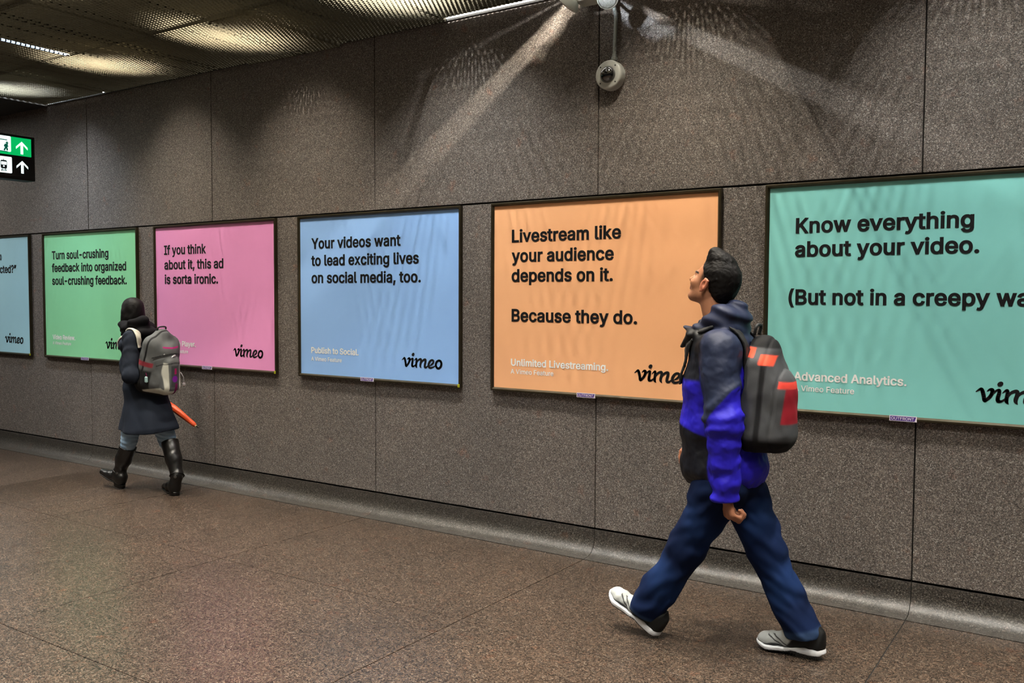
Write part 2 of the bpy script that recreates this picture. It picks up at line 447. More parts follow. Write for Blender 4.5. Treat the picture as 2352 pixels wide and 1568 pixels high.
# the script wordmark, drawn as pen strokes on the blue poster then reused
def bz(x, y):
    p = on(910+x/19.6, 800+y/19.6, 1, PY); return (p[0]-2*W, p[2])
STROKES = [
 [(262, 512, .25), (330, 450, .6), (375, 425, .75), (398, 500, 1), (425, 640, 1), (440, 770, .95), (470, 775, .85), (545, 680, .9), (590, 580, .95), (605, 500, 1), (592, 450, 1), (545, 445, .6), (500, 495, .3)],
 [(620, 570, .35), (680, 480, .55), (745, 455, .75), (742, 560, .95), (718, 700, 1), (725, 790, .95), (790, 800, .65), (860, 740, .5), (890, 680, .4)],
 [(815, 545, .22), (870, 480, .55), (915, 465, .75), (915, 580, .95), (900, 720, .95), (903, 810, .85), (942, 872, .2)],
 [(935, 640, .5), (985, 540, .7), (1060, 490, .85), (1115, 495, .95), (1118, 600, 1), (1090, 730, 1), (1092, 810, .85), (1130, 885, .2)],
 [(1120, 660, .5), (1180, 560, .7), (1260, 505, .85), (1318, 510, .95), (1320, 600, 1), (1292, 730, 1), (1290, 830, 1), (1345, 850, .75), (1410, 800, .5), (1440, 760, .45)],
 [(1520, 775, .35), (1600, 720, .7), (1670, 640, .85), (1670, 560, .9), (1610, 525, .8), (1530, 570, .9), (1470, 680, 1), (1460, 790, 1), (1500, 860, .9), (1570, 875, .8), (1660, 840, .55), (1750, 790, .4)],
 [(1920, 540, .8), (2000, 580, .95), (2035, 690, 1), (2000, 830, 1), (1900, 905, .85), (1820, 850, .95), (1785, 730, 1), (1830, 600, .95), (1920, 540, .8)],
]
def wordmark_mesh():
    V = []; F = []; PR_ = 0.0088; lift = 0
    def disc(cx, cz, rx, rz, rot=0.0, n=14):
        b = len(V)
        for i in range(n):
            a = 2*PI*i/n; u, w = rx*math.cos(a), rz*math.sin(a)
            V.append((cx+u*math.cos(rot)-w*math.sin(rot), lift, cz+u*math.sin(rot)+w*math.cos(rot)))
        F.append(tuple(range(b, b+n)))
    for s in STROKES:
        q = []
        for (x, y, r) in s:
            X, Z = bz(x, y); q.append((X, Z, r*PR_))
        c = catmull(q, 7)
        base = len(V)
        for i, p in enumerate(c):
            d = c[min(i+1, len(c)-1)]-c[max(i-1, 0)]; L = math.hypot(d[0], d[1]) or 1
            nx, nz = -d[1]/L*p[2], d[0]/L*p[2]
            V.append((p[0]+nx, lift, p[1]+nz)); V.append((p[0]-nx, lift, p[1]-nz))
        for i in range(len(c)-1): F.append((base+2*i, base+2*i+1, base+2*i+3, base+2*i+2))
        lift -= 0.00002
        for p in (c[0], c[-1]): disc(p[0], p[1], p[2], p[2], n=8)
        for p in c[3:-3:3]: disc(p[0], p[1], p[2]*0.98, p[2]*0.98, n=12)
        lift -= 0.00002
    X, Z = bz(762, 270); disc(X, Z, 0.0135, 0.0105, 0.7, 20)
    me = bpy.data.meshes.new('wordmark'); me.from_pydata(V, [], F); me.update(); me.materials.append(M_ink)
    return me
me_word = wordmark_mesh()

def frame_rails(parent):
    """four mitred rails with a sloped inner lip"""
    c = 0.009   # width of sloped lip
    prof = [(0, -0.001), (0, -FT+0.003), (0.003, -FT), (FW_-c, -FT), (FW_, PY-0.0015), (FW_, -0.001)]
    corners = [(PL, PB, 1, 1), (PR, PB, -1, 1), (PR, PT, -1, -1), (PL, PT, 1, -1)]
    for i in range(4):
        A, B = corners[i], corners[(i+1) % 4]; V = []; n = len(prof)
        for (x, z, sx, sz) in (A, B):
            for (d, y) in prof: V.append((x+sx*d, y, z+sz*d))
        F = [(k, (k+1) % n, n+(k+1) % n, n+k) for k in range(n)]+[tuple(range(n))[::-1], tuple(range(n, 2*n))]
        yield V, F
rail_meshes = []
for V, F in frame_rails(None):
    me = bpy.data.meshes.new('frame_rail'); me.from_pydata(V, [], F); me.update(); me.materials.append(M_frame)
    bm = bmesh.new(); bm.from_mesh(me); bmesh.ops.recalc_face_normals(bm, faces=bm.faces[:]); bm.to_mesh(me); bm.free()
    rail_meshes.append(me)
def sheet_mesh():
    """paper, very slightly cockled in vertical waves"""
    nx, nz = 72, 16; V = []; F = []
    for j in range(nz+1):
        for i in range(nx+1):
            u = i/nx; v = j/nz; x = PL+FW_-0.002+u*(PR-PL-2*FW_+0.004); z = PB+FW_-0.002+v*(PT-PB-2*FW_+0.004)
            edge = min(1, 6*u, 6*(1-u))*min(1, 5*(1-v)+.15, 4*v+.2)
            a = 0.0003*edge*(math.sin(u*61+1.3*math.sin(v*3))+0.7*math.sin(u*37+2+v*2)+0.5*math.sin(u*97-v*3))
            V.append((x, PY+0.0008+a, z))
    for j in range(nz):
        for i in range(nx): q = j*(nx+1)+i; F.append((q, q+1, q+nx+2, q+nx+1))
    me = bpy.data.meshes.new('paper_sheet'); me.from_pydata(V, [], F); me.update(); me.shade_smooth(); return me
me_sheet = sheet_mesh()
M_purple = plain('purple_badge', srgb(72, 40, 140), 0.4)
M_badge = plain('badge_white', srgb(236, 228, 240), 0.45)
M_yellow = plain('yellow_tag', srgb(200, 200, 30), 0.5)

def poster(k, col, label, tone, lines, badge=True, ytag=True):
    X0 = k*W
    t = empty('poster', (X0, 0, PB), label, 'poster', 'advertising posters along the granite wall')
    mp = plain('poster_paper_'+tone, srgb(*col), 0.62, spec=0.25, noise=0.03, nscale=2.2)
    for me in rail_meshes:
        o = bpy.data.objects.new('frame_rail', me); COL.objects.link(o); o.location = (X0, 0, 0); setp(o, t)
    bk = box('backing_board', X0+PL+0.004, X0+PR-0.004, -0.012, -0.001, PB+0.004, PT-0.004, M_black, t)
    me = me_sheet.copy(); me.materials.clear(); me.materials.append(mp)
    sh = bpy.data.objects.new('paper_sheet', me); COL.objects.link(sh); sh.location = (X0, 0, 0); setp(sh, t)
    for nm, body, xl, yl, xr, yr, cap, mat, bold in lines:
        xa, za = W2(xl, yl); xb, zb = W2(xr, yr)
        lo, lob = za, None
        put_text(nm, body, xa, (za+zb)/2, xb, mat, sh, cap, bold=bold)
    wm = bpy.data.objects.new('wordmark', me_word); COL.objects.link(wm); wm.location = (X0, PY-0.0001, 0); setp(wm, sh)
    if badge:
        zc_ = PB+0.0115; xc = X0+(-0.052)
        b = box('badge', xc-0.062, xc+0.062, -FT-0.0016, -FT+0.0005, zc_-0.0135, zc_+0.0135, M_badge, t)
        V = [(xc-0.058, -FT-0.0020, zc_-0.0105), (xc+0.052, -FT-0.0020, zc_-0.0105), (xc+0.0585, -FT-0.0020, zc_+0.0105), (xc-0.058, -FT-0.0020, zc_+0.0105)]
        from_arrays('badge_field', V, [(0, 1, 2, 3)], M_purple, b)
        put_text('badge_lettering', 'OUTFRONT', xc-0.054, zc_-0.0068, xc+0.050, M_badge, b, 0.0136, bold=0.012, y=-FT-0.0024)
    if ytag:
        tg = box('number_tag', X0+PR-0.020, X0+PR-0.003, -FT-0.0012, -FT+0.0005, PB+0.003, PB+0.024, M_yellow, t)
        put_text('tag_figure', '12', X0+PR-0.0185, PB+0.008, X0+PR-0.0055, M_ink, tg, 0.010, y=-FT-0.0016)
    return t
def seq(ox, oy, s, rows):
    return [(nm, b, ox+xl/s, oy+yl/s, ox+xr/s, oy+yr/s, cap, mat, bold) for nm, b, xl, yl, xr, yr, cap, mat, bold in rows]
K, Wh = M_ink, M_white_ink
HC = 0.0735; CC = 0.0415; FC = 0.0285
poster(2, (150, 194, 255), 'blue poster reading Your videos want to lead exciting lives, in black frame', 'blue', seq(660, 440, 3.267, [
 ('headline', 'Your videos want', 180, 423, 850, 408, HC, K, .027), ('headline', 'to lead exciting lives', 180, 549, 987, 543, HC, K, .027),
 ('headline', 'on social media, too.', 182, 681, 1002, 681, HC, K, .027), ('caption', 'Publish to Social.', 180, 1208, 535, 1228, CC, Wh, .024), ('caption', 'A Vimeo Feature', 180, 1266, 408, 1280, FC, Wh, .012)]))
poster(3, (255, 188, 138), 'orange poster reading Livestream like your audience depends on it, beside the man\'s head', 'orange', seq(1100, 420, 2.904, [
 ('headline', 'Livestream like', 220, 390, 948, 372, HC, K, .027), ('headline', 'your audience', 218, 523, 900, 513, HC, K, .027),
 ('headline', 'depends on it.', 218, 655, 893, 653, HC, K, .027), ('headline', 'Because they do.', 218, 920, 1055, 940, HC, K, .027),
 ('caption', 'Unlimited Livestreaming.', 214, 1222, 862, 1246, CC, Wh, .024), ('caption', 'A Vimeo Feature', 212, 1270, 497, 1287, FC, Wh, .012)]), ytag=False)
poster(4, (138, 214, 210), 'teal poster reading Know everything about your video, largest in view', 'teal', seq(1740, 360, 2.449, [
 ('headline', 'Know everything', 215, 423, 1218, 398, HC, K, .027), ('headline', 'about your video.', 210, 557, 1247, 541, HC, K, .027),
 ('headline', '(But not in a creepy way)', 173, 830, 1664, 836, HC, K, .027),
 ('caption', 'Advanced Analytics.', 203, 1256, 838, 1286, CC, Wh, .024), ('caption', 'A Vimeo Feature', 203, 1315, 543, 1333, FC, Wh, .012)]))
poster(1, (240, 156, 212), 'pink poster reading If you think about it, this ad is sorta ironic', 'pink', seq(0, 500, 3.459, [
 ('headline', 'If you think', 1304, 291, 1637, 283, HC, K, .027), ('headline', 'about it, this ad', 1306, 407, 1775, 400, HC, K, .027),
 ('headline', 'is sorta ironic.', 1310, 522, 1733, 522, HC, K, .027), ('caption', 'Ad Free Player.', 1312, 1016, 1555, 1021, CC, Wh, .024), ('caption', 'A Vimeo Feature', 1312, 1066, 1495, 1077, FC, Wh, .012)]))
poster(0, (146, 224, 170), 'green poster reading Turn soul-crushing feedback into organized soul-crushing feedback', 'green', seq(0, 500, 3.459, [
 ('headline', 'Turn soul-crushing', 413, 323, 862, 320, HC, K, .027), ('headline', 'feedback into organized', 413, 425, 1003, 420, HC, K, .027),
 ('headline', 'soul-crushing feedback.', 415, 527, 1008, 530, HC, K, .027), ('caption', 'Video Review.', 420, 965, 598, 970, CC, Wh, .024), ('caption', 'A Vimeo Feature', 420, 1005, 565, 1013, FC, Wh, .012)]), ytag=False)
poster(-1, (170, 218, 236), 'pale blue poster, leftmost of the row, cut by the photo edge', 'paleblue', seq(0, 500, 3.459, [
 ('headline', 'o', 0, 336, 13, 336, HC, K, .027), ('headline', 'cted?\u201d', 0, 437, 130, 437, HC, K, .027)]), badge=False)


# ------------------------------------------------------------------ exit and train sign hung across the passage
SX = None
p_ = on(78, 366, 1, -0.62); SX = p_[0]          # plane of the sign, right edge 0.62 m off the wall
def SG(px, py):
    q = on(px, py, 0, SX); return q[1], q[2]
yR, zT = SG(79, 316); _, zB = SG(79, 416.5)
SH = zT-zB; SWID = 1.45
sign = empty('direction_sign', (SX-0.06, yR-SWID/2, zB), 'illuminated hanging sign with green exit row above black train row, up arrows', 'sign')
M_sgreen = plain('lit_green', (0.0, 0.42, 0.10), 0.3, emit=0.72)
M_swhite = plain('lit_white', (0.80, 0.97, 0.95), 0.3, emit=0.85)
M_sdark = plain('pictogram_dark', (0.002, 0.006, 0.015), 0.4)
M_steal = plain('pictogram_teal', (0.0, 0.22, 0.14), 0.4, emit=0.2)
M_case = plain('sign_case', (0.003, 0.003, 0.003), 0.5, spec=0.2)
box('sign_case', SX-0.13, SX, yR-SWID, yR, zB, zT, M_case, sign, 0.004)
def plate(name, ya, yb, za, zb, mat, lift, parent):
    return box(name, SX+lift-0.0015, SX+lift, ya, yb, za, zb, mat, parent, 0.0)
def sy(f): return yR-f                          # distance from the right edge
hz = lambda f: zB+f*SH
gp = plate('green_panel', sy(SWID-0.03), sy(0.030), hz(0.54), hz(0.945), M_sgreen, 0.002, sign)
def poly(name, pts, mat, lift, parent):
    """flat glyph cut from sheet, facing along the passage"""
    V = [(SX+lift, y, z) for y, z in pts]
    return from_arrays(name, V, [tuple(range(len(V)))], mat, parent)
U = SH                                          # glyph unit
def arrow(cy, cz, h, lift):
    """up arrow with swept barbs"""
    w = h*0.46; t = h*0.105
    pts = [(cy-t, cz-h/2), (cy+t, cz-h/2), (cy+t, cz+h*0.22), (cy+w, cz-h*0.13), (cy+w, cz+h*0.06), (cy, cz+h/2), (cy-w, cz+h*0.06), (cy-w, cz-h*0.13), (cy-t, cz+h*0.22)]
    return poly('arrow', pts, M_swhite, lift, sign)
yg, zg = SG(49.5, 340); yb_, zb_ = SG(51, 384)
arrow(yg, zg, SH*0.285, 0.0045); arrow(yb_, zb_, SH*0.285, 0.003)
def rr_poly(cx, cz, w, h, r, n=5):
    out = []
    for (sx_, sz_, a0) in ((1, 1, 0), (-1, 1, 90), (-1, -1, 180), (1, -1, 270)):
        for i in range(n): a = math.radians(a0+90*i/(n-1)); out.append((cx+sx_*(w/2-r)+r*math.cos(a), cz+sz_*(h/2-r)+r*math.sin(a)))
    return out
def tile(ya, za, w, h, nm='pictogram_tile', lift=0.0045):
    q = rr_poly(ya-w/2, za+h/2, w, h, 0.008); n = len(q)
    V = [(SX+0.001, y, z) for y, z in q]+[(SX+lift, y, z) for y, z in q]
    return from_arrays(nm, V, [tuple(range(n))[::-1], tuple(range(n, 2*n))]+[(i, (i+1) % n, n+(i+1) % n, n+i) for i in range(n)], M_swhite, sign)
y1, _ = SG(24.6, 340); y2, _ = SG(27, 384)
t1 = tile(y1, hz(0.60), SH*0.60, SH*0.345); t2 = tile(y2, hz(0.125), SH*0.385, SH*0.36)
def onT(px, py): return SG(px, py)
def strip(name, pts, r, mat, parent, lift=0.0052):
    V = []; F = []
    c = [np.array(p) for p in pts]
    for i, p in enumerate(c):
        d = c[min(i+1, len(c)-1)]-c[max(i-1, 0)]; d = d/np.linalg.norm(d); n_ = np.array([-d[1], d[0]])*r
        V += [(SX+lift, *(p+n_)), (SX+lift, *(p-n_))]
    for i in range(len(c)-1): F.append((2*i, 2*i+1, 2*i+3, 2*i+2))
    return from_arrays(name, V, F, mat, parent)
def zz(x, y): return SG(x/8.71, 280+y/8.71)
# walking figure between two bars
wx = [zz(138, 362), zz(-60, 330)]; strip('picture_bar', wx, 0.0035, M_steal, t1)
strip('picture_bar', [zz(150, 596), zz(-60, 562)], 0.0035, M_steal, t1)
hd = zz(134, 420); strip('figure_head', [(hd[0]+0.006*math.cos(a), hd[1]+0.006*math.sin(a)) for a in np.linspace(0, 6.28, 10)], 0.005, M_steal, t1)
for pts, r in (([zz(118, 440), zz(112, 500)], 0.013), ([zz(104, 446), zz(82, 470), zz(84, 492)], 0.0045), ([zz(128, 452), zz(142, 478), zz(160, 494)], 0.0045),
               ([zz(110, 496), zz(96, 530), zz(76, 566)], 0.0065), ([zz(116, 496), zz(134, 530), zz(140, 572)], 0.0065)):
    strip('figure_limb', pts, r, M_steal, t1)
# tram front
c1 = zz(70, 845); wv = abs(zz(133, 845)[0]-zz(6, 845)[0]); hv = abs(zz(70, 765)[1]-zz(70, 935)[1])
poly('train_body', rr_poly(c1[0], c1[1], wv, hv, wv*0.22), M_sdark, 0.0052, t2)
c2 = zz(70, 822); poly('train_window', rr_poly(c2[0], c2[1], wv*0.86, hv*0.37, wv*0.08), M_swhite, 0.0058, t2)
c3 = zz(70, 882); poly('train_lamp', rr_poly(c3[0], c3[1], wv*0.27, wv*0.27, wv*0.13), M_swhite, 0.0058, t2)
strip('train_mast', [zz(68, 735), zz(68, 775)], 0.0022, M_sdark, t2)
strip('train_bumper', [zz(40, 932), zz(22, 975)], 0.003, M_sdark, t2); strip('train_bumper', [zz(102, 932), zz(122, 978)], 0.003, M_sdark, t2)
strip('train_bumper', [zz(34, 950), zz(110, 956)], 0.002, M_sdark, t2); strip('train_bumper', [zz(24, 970), zz(120, 978)], 0.002, M_sdark, t2)
for f in (0.30, SWID-0.30):
    tube('hanger_rod', [(SX-0.065, yR-f, zT-0.01), (SX-0.065, yR-f, 3.33)], 0.008, M_case, sign, 8)

# ------------------------------------------------------------------ dome camera on the wall with its flexible conduit
cc = on(1396, 171, 1, -0.058)
M_hous = plain('camera_housing', srgb(188, 190, 184), 0.4, noise=0.03)
M_dome = plain('smoked_dome', (0.006, 0.006, 0.007), 0.04, spec=0.9, coat=1.0)
M_cond = plain('grey_conduit', srgb(150, 156, 154), 0.35, 0.5)
dc = empty('dome_camera', (cc[0], 0, cc[2]), 'round pale grey security camera with black dome on the granite', 'camera')
R0 = 0.0835
lathe('camera_housing', [(R0, 0.001), (R0, 0.045), (R0-0.003, 0.053), (R0-0.010, 0.058), (0.048, 0.058)], (0, -1, 0), (cc[0], 0, cc[2]), M_hous, dc, 48)
lathe('dome_collar', [(0.048, 0.056), (0.048, 0.061), (0.044, 0.063), (0.040, 0.060)], (0, -1, 0), (cc[0], 0, cc[2]), plain('collar_grey', srgb(96, 98, 96), 0.35), dc, 40)
rd = 0.045
lathe('dome_glass', [(rd*math.cos(a), 0.058+0.036*math.sin(a)) for a in np.linspace(0, PI/2-0.02, 12)], (0, -1, 0), (cc[0], 0, cc[2]), M_dome, dc, 40)
for a in (44, 136, 224, 316):
    x_ = cc[0]+0.066*math.cos(math.radians(a)); z_ = cc[2]+0.066*math.sin(math.radians(a))
    lathe('screw', [(0.0045, 0.055), (0.0045, 0.0592), (0.002, 0.0588)], (0, -1, 0), (x_, 0, z_), M_black, dc, 10)
put_text('housing_print', 'CCTV', 0, 0, 0.03, plain('grey_print', srgb(150, 150, 148), 0.5), dc, 0.006, y=-0.0585) if False else None
cz = cc[2]+R0
tp = on(1411, 20, 1, -0.025)
pts = catmull([(cc[0]+0.026, -0.028, cz+0.005), (cc[0]+0.027, -0.026, cz+0.10), (cc[0]+0.031, -0.024, cz+0.24), (tp[0], -0.024, tp[2]+0.02), (tp[0]+0.002, -0.020, ZC+0.02)], 40)
rr = []; L = 0; prev = pts[0]
for p in pts:
    L += np.linalg.norm(p-prev); prev = p; rr.append(0.0112+0.0012*math.sin(L/0.009*2*PI))
tube('conduit', pts, rr, M_cond, dc, 14)
lathe('conduit_nut', [(0.017, 0), (0.0185, 0.004), (0.0185, 0.018), (0.015, 0.022), (0.0145, 0.034), (0.012, 0.036)], (0, 0, 1), (cc[0]+0.026, -0.028, cz-0.004), M_cond, dc, 8, smooth=False)

# ------------------------------------------------------------------ twin-head emergency light under the ceiling opening
e0 = on(1340, 17, 1, -0.035)
M_cream = plain('cream_plastic', srgb(205, 208, 198), 0.45)
M_lens = plain('prismatic_lens', srgb(168, 168, 160), 0.22, bump=0.9, nscale=90, spec=0.8)
el = empty('emergency_light', (e0[0]+0.15, -0.02, e0[2]), 'cream twin-head emergency light fixed high on the wall beside the ceiling opening', 'light fixture')
bz0 = e0[2]
bw = on(1393, 5, 1, -0.035)[0]-e0[0]
box('battery_case', e0[0], e0[0]+bw, -0.15, -0.035, bz0, bz0+0.13, M_cream, el, 0.005)
box('wall_bracket', e0[0]+0.03, e0[0]+bw-0.03, -0.040, -0.002, bz0+0.03, bz0+0.11, M_cream, el, 0.003)
def head(px, py, yy, axis, name):
    c = on(px, py, 1, yy); ax = Vector(axis).normalized()
    hp = [(0.012, -0.052), (0.026, -0.050), (0.043, -0.036), (0.056, -0.014), (0.060, 0.0), (0.060, 0.006), (0.056, 0.008), (0.054, 0.003)]
    h = lathe(name, hp, ax, c, M_cream, el, 32)
    lathe('lamp_lens', [(0.054, 0.001), (0.050, 0.008), (0.035, 0.012), (0.012, 0.014)], ax, c, M_lens, h, 32)
    return Vector(c), ax
c, a = head(1306, 14, -0.17, (-0.62, -0.10, -0.78), 'lamp_head')
tube('swivel_arm', [c-a*0.045, c-a*0.065+Vector((0.02, 0.01, 0.012)), (e0[0]+0.01, -0.11, bz0+0.04)], 0.010, M_cream, el, 10)
c, a = head(1396, -4, -0.19, (0.30, -0.92, -0.22), 'lamp_head')
tube('swivel_arm', [c-a*0.045, c-a*0.06+Vector((-0.015, 0.01, 0.005)), (e0[0]+bw-0.01, -0.11, bz0+0.05)], 0.010, M_cream, el, 10)


# ------------------------------------------------------------------ people: distance-field bodies and clothes
def seg(a, b, ra, rb=None, ax=None, f=1.0, k=None):
    return ('seg', np.array(a, float), np.array(b, float), float(ra), float(ra if rb is None else rb), None if ax is None else np.array(ax, float)/np.linalg.norm(ax), f, k)
def ell(c, r, M=None, k=None):
    """ellipsoid, r = three radii along the rows of M"""
    return ('ell', np.array(c, float), np.array(r, float), np.eye(3) if M is None else np.array(M, float), k)
def prim_d(p, q):
    if q[0] == 'seg':
        _, a, b, ra, rb, ax, f, _k = q
        ab = b-a; L2 = max(ab@ab, 1e-12)
        t = np.clip((p-a)@ab/L2, 0, 1); d = p-a-t[:, None]*ab
        if ax is not None: d = d+((f-1)*(d@ax))[:, None]*ax
        return np.sqrt((d*d).sum(1))-(ra+(rb-ra)*t)
    _, c, r, M, _k = q
    d = (p-c)@M.T/r; n = np.sqrt((d*d).sum(1)); g = np.sqrt(((d/r)**2).sum(1))
    return np.where(g > 1e-9, n*(n-1)/np.maximum(g, 1e-9), -r.min())
def bbox(q, m):
    if q[0] == 'seg': r = max(q[3], q[4])+m; return np.minimum(q[1], q[2])-r, np.maximum(q[1], q[2])+r
    r = q[2].max()+m; return q[1]-r, q[1]+r
def union(p, prims, k=0.02, reach=0.12):
    out = np.full(len(p), 1.0)
    for q in prims:
        lo, hi = bbox(q, reach)
        m = np.all((p > lo) & (p < hi), axis=1)
        if not m.any(): continue
        d = prim_d(p[m], q); o = out[m]; kk = q[-1] or k
        h = np.clip(0.5+0.5*(o-d)/kk, 0, 1)
        out[m] = o+(d-o)*h-kk*h*(1-h)
    return out
def wob(p, s, seed=0):
    """cheap smooth noise"""
    r = np.random.default_rng(seed); v = 0
    for i in range(5):
        w = r.normal(size=3); w = w/np.linalg.norm(w)*s*(0.7+0.5*i); v = v+np.sin(p@w+r.uniform(0, 6.28)+1.2*np.sin(p@np.roll(w, 1)*0.6))/(1+0.4*i)
    return v/2.6
def surf(name, fn, lo, hi, h, mats, parent=None, color=None, smooth=True):
    """surface nets over a sparse grid"""
    lo = np.array(lo, float); hi = np.array(hi, float); q = 4; H = h*q
    nc = np.ceil((hi-lo)/H).astype(int)+1
    cc_ = np.stack(np.meshgrid(*[np.arange(n) for n in nc], indexing='ij'), -1).reshape(-1, 3)
    dc_ = fn(lo+(cc_+0.5)*H)
    act = np.abs(dc_) < H*1.7
    nf = nc*q+1
    G = np.repeat(np.repeat(np.repeat(np.where(dc_ > 0, 1.0, -1.0).astype(np.float32).reshape(nc), q, 0), q, 1), q, 2)
    G = np.pad(G, ((0, 1), (0, 1), (0, 1)), mode='edge')
    A = cc_[act]; off = np.stack(np.meshgrid(*[np.arange(q+1)]*3, indexing='ij'), -1).reshape(-1, 3)
    idx = (A[:, None, :]*q+off[None]).reshape(-1, 3)
    flat = np.unique(np.ravel_multi_index(idx.T, nf)); ii = np.stack(np.unravel_index(flat, nf), -1)
    G.ravel()[flat] = fn(lo+ii*h)
    S = G < 0
    c = np.zeros(tuple(n-1 for n in nf), np.uint8)
    for dx in (0, 1):
        for dy in (0, 1):
            for dz in (0, 1):
                c += S[dx:nf[0]-1+dx, dy:nf[1]-1+dy, dz:nf[2]-1+dz]
    cell = np.argwhere((c > 0) & (c < 8)); M = len(cell)
    vid = np.full(c.shape, -1, np.int32); vid[tuple(cell.T)] = np.arange(M)
    cor = np.array([(dx, dy, dz) for dx in (0, 1) for dy in (0, 1) for dz in (0, 1)])
    val = np.stack([G[tuple((cell+o).T)] for o in cor], 1)
    acc = np.zeros((M, 3)); cnt = np.zeros(M)
    for a in range(8):
        for b in range(a+1, 8):
            if np.abs(cor[a]-cor[b]).sum() != 1: continue
            va, vb = val[:, a], val[:, b]; m = (va < 0) != (vb < 0)
            t = va[m]/(va[m]-vb[m]); acc[m] += cor[a]+t[:, None]*(cor[b]-cor[a]); cnt[m] += 1
    V = lo+(cell+acc/np.maximum(cnt, 1)[:, None])*h
    Q = []
    for ax in range(3):
        u, v = (ax+1) % 3, (ax+2) % 3
        s0 = [slice(None)]*3; s1 = [slice(None)]*3; s0[ax] = slice(0, -1); s1[ax] = slice(1, None)
        a_, b_ = S[tuple(s0)], S[tuple(s1)]
        e = np.argwhere(a_ != b_); ok = (e[:, u] > 0) & (e[:, v] > 0) & (e[:, u] < nf[u]-1) & (e[:, v] < nf[v]-1); e = e[ok]
        ins = a_[tuple(e.T)]
        du = np.zeros(3, int); du[u] = 1; dv = np.zeros(3, int); dv[v] = 1
        qd = np.stack([vid[tuple((e-du-dv).T)], vid[tuple((e-dv).T)], vid[tuple(e.T)], vid[tuple((e-du).T)]], 1)
        qd[~ins] = qd[~ins][:, ::-1]; Q.append(qd)
    Q = np.concatenate(Q); Q = Q[(Q >= 0).all(1)]
    me = bpy.data.meshes.new(name)
    me.vertices.add(len(V)); me.vertices.foreach_set('co', V.astype(np.float32).ravel())
    me.loops.add(Q.size); me.loops.foreach_set('vertex_index', Q.astype(np.int32).ravel())
    me.polygons.add(len(Q)); me.polygons.foreach_set('loop_start', np.arange(0, Q.size, 4, dtype=np.int32))
    try: me.polygons.foreach_set('loop_total', np.full(len(Q), 4, dtype=np.int32))
    except Exception: pass
    me.update(); me.validate()
    if color is not None:
        at = me.color_attributes.new('col', 'FLOAT_COLOR', 'POINT'); C = np.ones((len(V), 4), np.float32); C[:, :3] = color(V)
        at.data.foreach_set('color', C.ravel())
    return link_mesh(name, me, mats, parent, smooth)
def vcol_mat(name, rough=0.6, spec=0.4, sheen=0.0, bump=0.0, bscale=400, coat=0.0):
    k = N(name); a = k.n('ShaderNodeVertexColor', _layer_name='col'); k.l(a.outputs[0], k.b.inputs['Base Color'])
    k.b.inputs['Roughness'].default_value = rough; k.b.inputs['Specular IOR Level'].default_value = spec; k.b.inputs['Sheen Weight'].default_value = sheen
    k.b.inputs['Coat Weight'].default_value = coat
    if bump:
        g = k.n('ShaderNodeNewGeometry'); nz = k.n('ShaderNodeTexNoise', Scale=bscale, Detail=3.0); k.l(g.outputs['Position'], nz.inputs['Vector'])
        bp = k.n('ShaderNodeBump', Strength=bump, Distance=0.002); k.l(nz.outputs[0], bp.inputs['Height']); k.l(bp.outputs[0], k.b.inputs['Normal'])
    return k.m
def sm(x, a, b):
    t = np.clip((x-a)/(b-a), 0, 1); return t*t*(3-2*t)
def L3(*c): return np.array(srgb(*c)[:3])
def mixc(C, col, w): return C+(np.asarray(col)-C)*w[:, None]
def rotm(fwd, up=(0, 0, 1)):
    f = np.array(fwd, float); f /= np.linalg.norm(f); l = np.cross(up, f); l /= np.linalg.norm(l); u = np.cross(f, l)
    return np.stack([f, l, u])           # rows: forward, left, up
def loc(p, o, M): return (p-o)@M.T
def head_prims(o, M, s=1.0, neck=None):
    P = lambda x, y, z: o+(np.array([x, y, z])*s)@M
    E = lambda x, y, z, a, b, c, k=None: ell(P(x, y, z), np.array([a, b, c])*s, M, k)
    G = lambda p, q, ra, rb, k=None: seg(P(*p), P(*q), ra*s, rb*s, k=k)
    pr = [E(-.014, 0, .034, .099, .077, .088), E(.034, 0, -.034, .058, .058, .082, .03),
          G((.0, .044, -.060), (.060, .018, -.098), .022, .020, .02), G((.0, -.044, -.060), (.060, -.018, -.098), .022, .020, .02),
          E(.073, 0, -.098, .020, .020, .017, .014), G((.082, .030, .014), (.088, .006, .012), .012, .010, .012), G((.082, -.030, .014), (.088, -.006, .012), .012, .010, .012),
          G((.086, 0, .004), (.110, 0, -.030), .0075, .0115, .010), E(.098, .011, -.034, .009, .007, .007, .006), E(.098, -.011, -.034, .009, .007, .007, .006),
          E(.090, 0, -.058, .010, .023, .0065, .006), E(.087, 0, -.069, .010, .021, .007, .005), E(.066, .040, -.030, .024, .020, .022, .02), E(.066, -.040, -.030, .024, .020, .022, .02)]
    for y in (1, -1):
        pr += [E(.0, .080*y, -.014, .020, .0075, .031, .004), G((-.012, .084*y, .010), (-.010, .086*y, -.030), .0055, .005, .003), G((-.012, .084*y, .010), (.008, .080*y, .016), .005, .004, .003), E(.002, .080*y, -.044, .008, .006, .008, .004)]
    return pr
def head_carve(p, d, o, M, s=1.0):
    q = loc(p, o, M)/s
    for y in (1, -1):
        e = np.sqrt(((q-[.094, .032*y, -.004])**2*[1, 1, 1.5]).sum(1))-.0125
        d = np.where(np.abs(d) < .03, np.maximum(d, -e*s), d)
        b = (np.sqrt(((q-[.077, .031*y, -.004])**2).sum(1))-.0135)*s; d = np.minimum(d, b)
        c = (np.sqrt(((q-[.001, .0885*y, -.010])**2*[1, 1, .45]).sum(1))-.0095)*s
        d = np.where(np.abs(d) < .03, np.maximum(d, -c), d)
    return d
